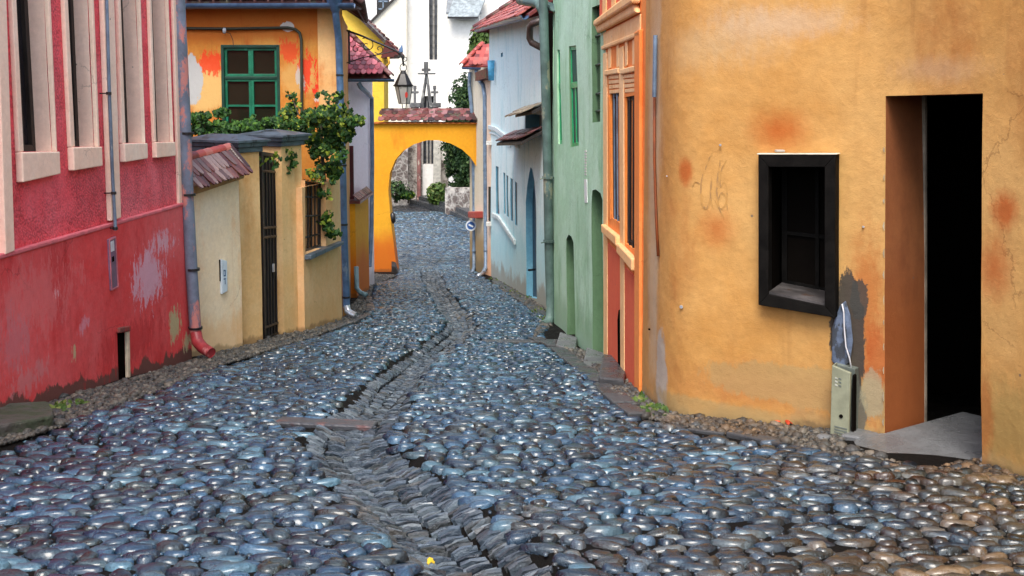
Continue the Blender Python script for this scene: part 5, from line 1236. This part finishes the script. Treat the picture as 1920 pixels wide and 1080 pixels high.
# painted vertical inscription strip
m = MB(); slabq(m, GR, GR.Q([(1097,336),(1102,336),(1103,380),(1098,380)]), .002, .012); st_ = m.build('notice_strip', paint('white_strip', (.7,.74,.72), .6, .1), gh)
for k in range(9): y0_ = 282+k*5.4; m = MB(); slabq(m, GR, GR.Q([(1097,y0_),(1100.5,y0_),(1100.5,y0_+3.2),(1097.6,y0_+3)]), .0, .010); m.build('inscription_mark', paint('grey_mark', sr(205,205,200), .7, .1) if k == 0 else bpy.data.materials['grey_mark'], gh)
# left return of the green house and its fat downpipe
GL = Wall([xD(1050, 16.9), xD(1036, 14.5)], 1)
wall_mesh(GL, [(0, -3.6), (GL.len, -3.6), (GL.len, EYE+3.0), (0, EYE+3.0)], [], .3, .01, 0, .3, 82).build('side_wall', [grn]*3, gh, smooth=True, auto=40, hgt=True)
pts = [atY(x, y, 14.35) for x, y in [(1018,-40),(1020,60),(1024,200),(1027,330),(1029,450),(1032,560),(1032,592)]] + [atY(1028,604,14.28), atY(1018,610,14.15)]
m = MB(); m.tube(pts, [.066]*7+[.068,.066], 14); m.build('downpipe', M['green_pipe'], gh, smooth=True, auto=60)
for (x, y) in [(1028,333),(1030,452)]:
    p = atY(x, y, 14.35); m = MB(); m.tube([p-Vector((0,0,.016)), p+Vector((0,0,.016))], .088, 14); m.tube([p, p+Vector((.2,-.02,0))], .012, 6); m.tube([p+Vector((-.02,-.05,0)), p+Vector((-.12,-.1,-.01))], .01, 6); m.build('pipe_clamp', M['green_pipe'], gh)
# eave gutter over the lane (dark, top edge)
gutter(gh, atY(975,-12,15.2), atY(1040,10,14.3), .09, M['green_pipe'])
m = MB(); m.tube([atY(975,0,15.2), atY(1010,6,14.6), atY(1020,25,14.35)], .07, 10); m.build('gutter_bend', M['green_pipe'], gh, smooth=True)

# steps and slabs in front of the green and orange houses
def slab_px(name, pix, h, mat, label, cat='step', drop=.1):
    P = [G(*p) for p in pix]; m = MB(); zt_ = max(p.z for p in P)*.5+min(p.z for p in P)*.5+h
    m.prism([Vector((p.x, p.y, p.z-drop)) for p in P], [Vector((p.x, p.y, zt_+(p.z-zt_+h)*.5)) for p in P]); o = m.build(name, mat, None, bevel=.015)
    return tag(o, label, cat, 'stone steps and slabs before the doorways' if cat == 'step' else 'flat stones by the doorway')
slab_px('doorstep', [(1042,655),(1078,662),(1082,645),(1050,638)], .07, M['slab'], 'small grey stone step below the lower arched green doorway')
slab_px('doorstep', [(1092,690),(1133,700),(1136,676),(1100,668)], .05, M['slab'], 'flat grey stone slab before the tall green doorway')
slab_px('doorstep', [(1122,724),(1170,728),(1178,700),(1130,696)], .12, M['dark_slab'], 'dark wooden looking block step under the orange front')
# concrete strip beside green house
m = MB()

# ================================================================== ORANGE TRIM HOUSE
OT = Wall([xD(1133, 9.95), xD(1207, 7.85)], 1)
ot = thing('orange_trim_house', (OT.p[0].x+.1, 9, float(prof(9))), 'narrow orange front with cream mouldings and red panels under its windows', 'house')
orr = plaster('vermilion_panel', sr(236, 104, 58), sr(240, 124, 76), sr(220, 80, 40), 1.3, .25, streak=.6, damp=[(sr(200, 80, 60), .3, .5, .5)])
oro = plaster('bright_orange_plaster', sr(232, 132, 52), sr(236, 148, 76), sr(222, 106, 32), 1.3, .25, streak=.6)
crt = plaster('cream_moulding', sr(236, 184, 122), sr(242, 202, 150), sr(226, 150, 80), 1.8, .2, streak=.6)
ow = [OT.Q([(1144,176),(1161,172),(1162,418),(1146,408)]), OT.Q([(1172,182),(1194,178),(1192,470),(1172,455)])]
lw = OT.Q([(1161,700),(1160,600),(1162,582),(1165,580),(1167,590),(1168,705)])
wall_mesh(OT, [(0, -3), (OT.len, -3), (OT.len, EYE+3.0), (0, EYE+3.0)], [(ow[0], .045, 0), (ow[1], .045, 0)], .14, .006, 0, 3.5, 91).build('wall', [oro, M['dark'], oro], ot, smooth=True, auto=40)
def panel(pix, o0, o1, mat, name, bev=.008, par=None):
    m = MB(); slabq(m, OT, OT.Q(pix), o0, o1); return m.build(name, mat, par or ot, bevel=bev)
panel([(1141,455),(1164,478),(1166,706),(1141,688)], -.01, .008, orr, 'lower_panel'); panel([(1173,500),(1195,520),(1194,745),(1173,725)], -.01, .008, orr, 'lower_panel')
panel([(1133,100),(1140,98),(1141,690),(1134,686)], 0, .014, crt, 'pilaster'); panel([(1163,90),(1171,86),(1173,722),(1166,712)], 0, .014, crt, 'pilaster'); panel([(1196,60),(1206,55),(1205,752),(1196,745)], 0, .03, oro, 'pilaster')
panel([(1141,180),(1144,180),(1146,412),(1142,408)], 0, .01, oro, 'window_jamb'); panel([(1194,178),(1197,176),(1196,475),(1193,470)], 0, .01, oro, 'window_jamb')
panel([(1137,420),(1165,442),(1166,462),(1138,436)], 0, .055, crt, 'window_sill', .012); panel([(1167,455),(1196,485),(1196,508),(1167,474)], 0, .055, crt, 'window_sill', .012)
panel([(1124,50),(1198,4),(1203,24),(1128,62)], 0, .05, crt, 'cornice', .02); panel([(1127,38),(1202,-18),(1202,6),(1127,50)], 0, .08, crt, 'cornice', .02)
panel([(1133,62),(1203,26),(1203,62),(1134,92)], 0, .012, crt, 'frieze'); panel([(1132,86),(1204,58),(1204,68),(1133,94)], 0, .03, crt, 'moulding', .012)
for x0, x1 in ((1142,1147),(1158,1162),(1174,1178),(1188,1193)): panel([(x0,88-(x0-1142)*.3),(x1,86-(x1-1142)*.3),(x1,128-(x1-1142)*.15),(x0,130-(x0-1142)*.15)], 0, .012, crt, 'fillet', .005)
panel([(1138,132),(1164,127),(1164,138),(1138,142)], 0, .03, crt, 'moulding', .01); panel([(1168,130),(1198,122),(1198,134),(1168,140)], 0, .03, crt, 'moulding', .01)
for (x0, x1, yy) in ((1143,1162,142),(1172,1194,140)):
    for k in range(4): panel([(x0,yy+k*9),(x1,yy+k*9-2),(x1,yy+k*9+5),(x0,yy+k*9+7)], -.02, .012-.003*k, crt, 'shutter_slat', .004)
for i, q in enumerate(ow):
    m = MB(); ring(m, OT, q, inset(q, .03), -.045, -.02); fr = m.build('window_frame', M['old_wood'], ot); m = MB(); slabq(m, OT, q, -.042, -.036); m.build('pane', M['glass'], fr)
    m = MB()
    for t in (.33, .66): a = OT.xyz(*quadpt(q, t, 0), -.01); b = OT.xyz(*quadpt(q, t, 1), -.01); m.tube([a, b], .008, 6)
    m.build('window_bar', M['black'] if i else M['grey_pipe'], ot)
m = MB(); slabq(m, OT, lw, 0.008, .012); m.build('cellar_slot', M['dark'], ot)
m = MB(); slabq(m, OT, OT.Q([(1126,-30),(1204,-90),(1204,-22),(1126,36)]), 0, .01); m.build('upper_panel', orr, ot)
for xx in (1133, 1150, 1168, 1186): panel([(xx,-20-(xx-1130)*.5),(xx+7,-24-(xx-1130)*.5),(xx+7,30-(xx-1130)*.62),(xx,35-(xx-1130)*.62)], 0, .02, crt, 'upper_fillet', .006)

# ================================================================== OCHRE HOUSE (right)
OP = [(1206,7.85),(1216,7.55),(1236,7.2),(1262,6.95),(1300,6.82),(1400,6.66),(1500,6.5),(1560,6.4),(1620,6.28),(1660,6.18),(1750,5.86),(1843,5.56),(1920,5.3),(2010,5.0),(2120,4.7)]
pp = [xD(*p) for p in OP] + [(3.05, 4.1), (3.15, 3.2), (3.25, 1.5), (3.3, -2)]
OC = Wall(pp, 1)
ochh = thing('ochre_house', (1.8, 6.6, float(prof(6.6))), 'large ochre plastered house with black boxed window and open doorway', 'house')
so = lambda px, py, rx, rz, c, soft, amt, rag: (OC.P(px, py), (rx, rx, rz), c, soft, amt, rag)
OCS = [so(1225, 260, .28, 1.3, sr(195, 172, 141), .9, .75, 1.30), so(1225, 560, .2, .8, sr(193, 171, 139), .9, .7, 1.30),  # left-edge patches paint the wall paler against the shading of its curve
    so(1460, 245, .26, .20, sr(173, 87, 17), 1.20, .9, 0.85), so(1285, 322, .08, .12, sr(169, 80, 15), 0.75, .85, 0.85), so(1343, 430, .17, .19, sr(173, 94, 31), 1.20, .8, 1.02), so(1260, 395, .10, .12, sr(173, 109, 50), 1.20, .5, 1.36),
    so(1885, 395, .11, .13, sr(172, 80, 16), 0.90, .85, 1.36), so(1865, 500, .16, .26, sr(172, 85, 25), 1.20, .8, 1.19), so(1620, 560, .14, .5, sr(173, 89, 25), 0.90, .65, 2.00), so(1640, 700, .12, .35, sr(173, 74, 16), 0.75, .7, 2.00),
    so(1440, 730, .9, .2, sr(169, 101, 50), 1.20, .6, 1.70),
    so(1400, 60, .4, .22, sr(190, 165, 131), 1.20, .55, 2.00), so(1480, 40, .5, .12, sr(192, 169, 143), 1.05, .5, 2.00), so(1235, 120, .1, .9, sr(192, 169, 135), 0.90, .6, 1.70), so(1310, 90, .35, .2, sr(188, 160, 118), 1.20, .5, 2.00), so(1760, 130, .4, .10, sr(184, 152, 118), 1.20, .5, 2.00),
    so(1240, 700, .1, .32, sr(165, 165, 160), 0.45, .8, 2.00), so(1230, 560, .07, .6, sr(187, 165, 135), 0.75, .7, 2.00), so(1330, 770, .6, .08, sr(160, 135, 88), 0.45, .7, 1.70), so(1540, 730, .7, .13, sr(161, 139, 93), 0.22, .6, 1.87),
    so(1900, 800, .5, .28, sr(143, 126, 71), 0.90, .6, 2.00), so(1845, 780, .08, .3, sr(169, 93, 33), 0.75, .6, 2.00),
    so(1590, 650, .10, .42, sr(55, 55, 51), 0.10, .95, 1.53), so(1612, 560, .05, .12, sr(59, 59, 55), 0.10, .9, 2.00), so(1600, 770, .075, .18, sr(93, 93, 84), 0.15, .9, 2.00),
    so(1635, 740, .07, .14, sr(164, 156, 126), 0.20, .7, 2.00), so(1577, 636, .038, .20, sr(94, 116, 144), 0.06, .95, 0.85)]
ochre = plaster('ochre_wall_plaster', sr(186, 134, 66), sr(202, 158, 94), sr(168, 106, 46), .95, .5, streak=1.0, stains=OCS, damp=[(sr(150, 130, 90), .12, .4, .6), (sr(80, 66, 48), .06, .16, .6)])
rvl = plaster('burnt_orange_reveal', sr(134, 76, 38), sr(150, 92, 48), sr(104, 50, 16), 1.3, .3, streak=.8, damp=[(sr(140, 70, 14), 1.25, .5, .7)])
dq = OC.Q([(1660,180),(1843,175),(1840,900),(1658,860)])
dq = [dq[0], dq[1], dq[2], dq[3]]
wo = OC.Q([(1440,305),(1556,305),(1556,585),(1440,560)])
wall_mesh(OC, [(0, -1.8), (OC.len, -1.8), (OC.len, EYE+2.6), (0, EYE+2.6)], [(dq, .42, 1), (wo, .45, 2)], .11, .014, 0, 2.6, 95).build('wall', [ochre, M['dark'], rvl], ochh, smooth=True, auto=40, hgt=True)  # box window reveal takes the near-black colour as painted shade
# window box: projecting blackened timber frame
fo = OC.Q([(1427,289),(1573,289),(1573,592),(1427,568)]); fi = OC.Q([(1446,312),(1552,312),(1552,570),(1446,548)])
bw = M['black_box']
m = MB(); slabq(m, OC, [fo[0], fo[1], fi[1], fi[0]], -.02, .075); wf = m.build('frame_head', bw, ochh, bevel=.004)
m = MB(); slabq(m, OC, [fo[0], fi[0], fi[3], fo[3]], -.02, .075); m.build('frame_jamb', bw, ochh, bevel=.004)
m = MB(); slabq(m, OC, [fi[1], fo[1], fo[2], fi[2]], -.02, .075); m.build('frame_jamb', bw, ochh, bevel=.004)
m = MB(); slabq(m, OC, [fi[3], fi[2], fo[2], fo[3]], -.02, .075); m.build('frame_sill_board', bw, ochh, bevel=.004)
m = MB(); slabq(m, OC, [(fo[0][0]-.01, fo[0][1]), (fo[1][0]+.01, fo[1][1]), (fo[1][0]+.01, fo[1][1]+.008), (fo[0][0]-.01, fo[0][1]+.008)], -.0, .078); m.build('flashing', paint('pale_flashing', sr(205,198,180), .7, .25, (sr(140,130,110), .6)), ochh, bevel=.004)
m = MB(); slabq(m, OC, [(fi[3][0], fi[3][1]-.005), (fi[2][0], fi[2][1]-.005), (fi[2][0], fi[2][1]+.015), (fi[3][0], fi[3][1]+.015)], -.44, .06); m.build('inner_sill', paint('dusty_sill', (.06,.055,.055), .6, .5, ((.05,.03,.02), .6)), ochh)
m = MB(); ring(m, OC, fi, inset(fi, .035), -.34, -.30); slabq(m, OC, subq(fi, .60, 0, .66, 1), -.34, -.29); slabq(m, OC, subq(fi, 0, .55, 1, .58), -.34, -.30); sf = m.build('inner_frame', M['black_box'], ochh)
m = MB(); slabq(m, OC, fi, -.325, -.32); m.build('pane', M['dark'], sf)  # near-black sheet instead of glass, interior shade put into its colour
m = MB(); 
p = OC.P(1462, 283, .03); m = MB(); m.box(p, (.03,0,0), (0,.02,0), (0,0,.008)); m.build('mortar_lump', paint('grey_mortar', (.3,.28,.25), .9), ochh, bevel=.006)
# door: worn white arrises, backing painted near-black as indoor shade
for s_ in (0, 1):
    m = MB(); a = dq[0] if s_ == 0 else dq[0]; 
for k in range(26):
    t0 = .10+.88*k/26+random.uniform(0,.015); t1 = min(.995, t0+random.uniform(.008,.03)); q = [quadpt(dq, 0, t0), quadpt(dq, 0, t1)]
    m = MB(); slabq(m, OC, [(q[0][0]-.003, q[0][1]), (q[0][0]-random.uniform(.006,.012), (q[0][1]+q[1][1])/2), (q[1][0]-.003, q[1][1])], .004, .010)
    if k % 2: m.build('chipped_edge', paint('chipped_plaster', sr(175,165,140), .9) if k == 1 else bpy.data.materials['chipped_plaster'], ochh)
m = MB(); slabq(m, OC, [(dq[0][0]-.05, dq[0][1]+.05), (dq[1][0]+.05, dq[1][1]+.05), (dq[2][0]+.05, dq[2][1]-.2), (dq[3][0]-.05, dq[3][1]-.2)], -1.6, -1.55); m.build('dark_backing', M['dark'], ochh)
inner = [(quadpt(dq, .0, 0)), ]
m = MB(); a, b = dq[0], dq[3]; slabq(m, OC, [(a[0]-.02, a[1]+.1), (a[0]+.012, a[1]+.1), (b[0]+.012, b[1]-.2), (b[0]-.02, b[1]-.2)], -.44, -.421); m.build('door_casing', paint('worn_grey_edge', sr(130,120,105), .8, .4), ochh)
# threshold slab in front and inside
P = [G(1500,868)] 
sp = [G(1545,822), G(1700,885), G(1770,880), G(1846,866)]
dA = OC.xyz(dq[3][0], 0, 0); dB = OC.xyz(dq[2][0], 0, 0); nn_ = (OC.xyz(dq[2][0], 0, 1)-dB); zth = float(prof(5.9))+.035
ff = [G(1602,838), G(1660,862), G(1740,880), G(1805,878)]
pl = [Vector((p.x, p.y, float(prof(p.y))+.008)) for p in ff] + [Vector((dB.x+.02, dB.y-.06, float(prof(5.5))+.04)), Vector((dB.x-nn_.x*.9, dB.y-nn_.y*.9, zth+.02)), Vector((dA.x-nn_.x*.9-.2, dA.y-nn_.y*.9, zth+.02)), Vector((dA.x-.02, dA.y-.03, zth+.0)), Vector((G(1600,822).x, G(1600,822).y, float(prof(6.2))+.03))]
m = MB(); m.prism([p-Vector((0,0,.14)) for p in pl], pl); tag(m.build('threshold_slab', M['slab'], None, bevel=.012), 'worn grey stone threshold slab spreading from the dark open doorway', 'threshold')
for (pix, nm) in (([(1575,826),(1612,830),(1640,820),(1600,815)], 1), ([(1615,828),(1668,822),(1655,812),(1622,815)], 2)):
    slab_px('flat_stone', pix, .045, M['slab'], 'flat blue-grey stone at the foot of the metal cabinet' if nm == 1 else 'flat pale stone beside the left foot of the doorway', 'stone')
def boulder(px, py, s, label, mat=None):
    c = G(px, py); bm = bmesh.new(); bmesh.ops.create_icosphere(bm, subdivisions=3, radius=1)
    for v in bm.verts: v.co = Vector((v.co.x*s*1.2, v.co.y*s*.8, v.co.z*s*.62))*(1+.15*mnoise.noise(v.co*1.6+Vector((px,0,0))))
    me = bpy.data.meshes.new('boulder'); bm.to_mesh(me); bm.free(); me.materials.append(mat or M['gravel']); me.polygons.foreach_set('use_smooth', [True]*len(me.polygons))
    o = bpy.data.objects.new('loose_stone', me); COL.objects.link(o); o.location = (c.x, c.y, c.z+s*.35); tag(o, label, 'stone', 'loose stones at the foot of the ochre wall'); return o
pale = paint('pale_pebble', (.32,.33,.33), .6, .3, bump=.4)
boulder(1863, 872, .062, 'largest pale round stone beside the right foot of the doorway', pale); boulder(1895, 884, .035, 'small pale stone right of the largest round stone', pale); boulder(1795, 884, .04, 'dark flattish stone at the front right edge of the threshold', M['dark_slab'])
boulder(1412, 803, .04, 'brown stone lying beside the wall left of the cabinet', M['gravel']); boulder(1545, 826, .045, 'grey rounded stone against the base of the metal cabinet', M['slab'])
# metal meter cabinet, with grey patch plate and cable
CB = OC; q = OC.Q([(1556,676),(1589,690),(1592,826),(1560,818)], .12)
mc = thing('meter_cabinet', OC.P(1575, 822, .08), 'pale green metal meter cabinet with a loose cover under the window', 'cabinet')
a0, z_ = OC.uv(1560, 820, .05); a1, _ = OC.uv(1600, 820, .05); ztp = OC.P(1570, 684, .1).z; zbt = OC.P(1570, 822, .1).z
cabm = paint('sage_metal', sr(138,142,120), .5, .2, (sr(95,90,75), .62)); cabd = paint('sage_metal_dark', sr(96,104,98), .5, .3)
uA = OC.uv(1556, 740, .16)[0]; uB = OC.uv(1590, 740, .16)[0]; uC = OC.uv(1612, 740, .02)[0]
m = MB(); slabq(m, OC, [(uA, zbt), (uB, zbt), (uB, ztp-.03), (uA, ztp)], .11, .135); cv = m.build('front_cover', cabm, mc, bevel=.004)
m = MB(); slabq(m, OC, [(uA+.005, zbt), (uC-.01, zbt), (uC-.02, ztp-.02), (uA+.005, ztp-.005)], .0, .06); m.build('case', cabd, mc, bevel=.004)
m = MB(); slabq(m, OC, [(uA, zbt), (uA+.008, zbt), (uA+.008, ztp), (uA, ztp)], .05, .12); m.build('side_plate', cabm, mc)
for r in range(3):
    for c_ in range(2): m = MB(); uu = uA+.025+.026*c_; z1 = ztp-.07-.022*r; slabq(m, OC, [(uu, z1), (uu+.018, z1-.004), (uu+.018, z1-.013), (uu, z1-.009)], .136, .1385); m.build('vent_slot', cabd if c_ else paint('pale_slot', (.5,.52,.45), .5), cv)
for r in range(4): m = MB(); z1 = zbt+.03+.018*r; slabq(m, OC, [(uA+.03, z1), (uB-.01, z1-.004), (uB-.01, z1+.004), (uA+.03, z1+.008)], .136, .1385); m.build('vent_slot', cabd, cv)
c = OC.xyz((uA+uB)/2+.01, zbt+.16, .137); nv = OC.xyz(uA, 0, 1)-OC.xyz(uA, 0, 0); m = MB(); m.tube([c-nv*.003, c+nv*.004], .012, 12); m.build('lock', M['dark'], cv)
m = MB(); slabq(m, OC, [(uB+.003, zbt), (uB+.02, zbt), (uB+.01, ztp-.06), (uB+.001, ztp-.05)], .055, .10); m.build('gap_shade_strip', M['dark'], mc)  # solid near-black strip painted as shade between cover and case
# bluish torn membrane above the cabinet + white cable
tor = OC.Q([(1562,612),(1578,570),(1588,563),(1597,590),(1602,640),(1596,678),(1580,690),(1562,676)]); m = MB(); slabq(m, OC, tor, .015, .03); tag(m.build('patch_sheet', paint('blue_grey_sheet', sr(92,106,128), .55, .35, (sr(58,64,72), .52), bump=.6, scale=14), None, bevel=.006), 'torn blue-grey sheet covering the wall above the metal cabinet', 'patch sheet')
pts = [OC.P(x, y, .045) for x, y in [(1579,570),(1582,585),(1583,615),(1586,650),(1593,672),(1597,694)]]; m = MB(); m.tube(pts, .0045, 8); tag(m.build('white_cable', paint('white_cable', (.65,.66,.68), .4, .1), smooth=True), 'thin white cable dangling over the blue-grey sheet', 'cable')
# pipe and brown conduit on the left edge of the house
m = MB(); m.tube([OC.P(1229, 66, .03), OC.P(1227, 182, .03)], .016, 8); m.build('pipe_section', M['grey_pipe'], ochh, smooth=True, auto=50)
m = MB(); m.tube([OC.P(1227, 182, .012), OC.P(1227, 300, .012), OC.P(1230, 400, .012), OC.P(1234, 480, .012)], .011, 6); m.build('rusty_conduit', paint('rust_brown', sr(120,58,18), .7), ochh, smooth=True)
# small wall fittings
for (x, y, s) in [(1350,272,.008),(1277,575,.012),(1250,330,.005),(1217,617,.008),(1618,425,.007)]: m = MB(); p = OC.P(x, y, .008); m.tube([p, p+Vector((0,-.012,0))], s, 8); m.build('nail', M['spout'] if y != 617 else M['dark'], ochh)
# graffiti strokes sprayed on the plaster
gm = paint('faded_spray', sr(160,122,74), .9, .15, (sr(186,140,76), .46), scale=30)
def stroke(pix, w_):
    pts = catmull([Vector((x, y, 0)) for x, y in pix], 6); m = MB(); L = []
    for i, p in enumerate(pts):
        d = (pts[min(i+1, len(pts)-1)]-pts[max(0, i-1)]).normalized(); nn2 = Vector((-d.y, d.x, 0))*w_*.5*(1-.4*abs(2*i/(len(pts)-1)-1)); L.append((p-nn2, p+nn2))
    vs = []; 
    for a, b in L: 
        for o_ in (.0185, .0195):
            for q_ in (a, b):
                u_, z_ = OC.uv(q_.x, q_.y); vs.append(uneven(OC, u_, z_, .003 if o_ < .019 else .0035, .014, 95))
    n = len(L); fs = []
    for i in range(n-1): a = i*4; b = a+4; fs += [(a+2, a+3, b+3, b+2), (a, b, b+1, a+1), (a, a+2, b+2, b), (a+1, b+1, b+3, a+3)]
    m.add(vs, fs); m.build('graffiti_stroke', gm, ochh)
stroke([(1336,285),(1328,300),(1322,318)], 2.5); stroke([(1318,322),(1314,350),(1317,382),(1325,390),(1332,370),(1334,330)], 3.5); stroke([(1334,330),(1332,365),(1337,392)], 3)
stroke([(1350,300),(1346,330),(1344,365),(1348,388)], 4.5); stroke([(1362,300),(1352,320),(1350,350),(1356,342),(1362,350),(1362,378),(1352,392),(1346,380),(1352,362),(1360,368),(1364,395)], 3); stroke([(1312,345),(1304,340),(1298,350)], 2); stroke([(1340,375),(1350,395),(1358,408)], 2.5)
# litter: orange scraps and leaves
def litter(px, py, s, col, label):
    c = G(px, py)+Vector((0,0,.045)); X = Vector((random.uniform(.6,1),random.uniform(-.5,.5),.1)).normalized(); f = Vector((.1,-.3,1)).normalized(); d = f.cross(X).normalized(); X = d.cross(f)
    vs, fs = LP_[1]; mx = basis(c, X, d, f, s, s, s); m = MB(); v0 = [mx @ Vector(v) for v in vs]; v1 = [v-f*.003 for v in v0]; n = len(vs)
    m.add(v0+v1, [tuple(f_) for f_ in fs]+[tuple(n+i for i in f_[::-1]) for f_ in fs]); tag(m.build('fallen_leaf', paint('leaf_%d' % px, col, .5, .3)), label, 'leaf', 'fallen leaves on the lane')
litter(808, 1072, .03, sr(200,170,40), 'yellow leaf lying in the slate channel at the bottom edge'); litter(1462, 800, .06, sr(200,70,25), 'bright orange-red leaf scrap on the gravel below the boxed window'); litter(1480, 804, .04, sr(170,50,20), 'smaller rusty leaf scrap just right of the bright orange scrap')
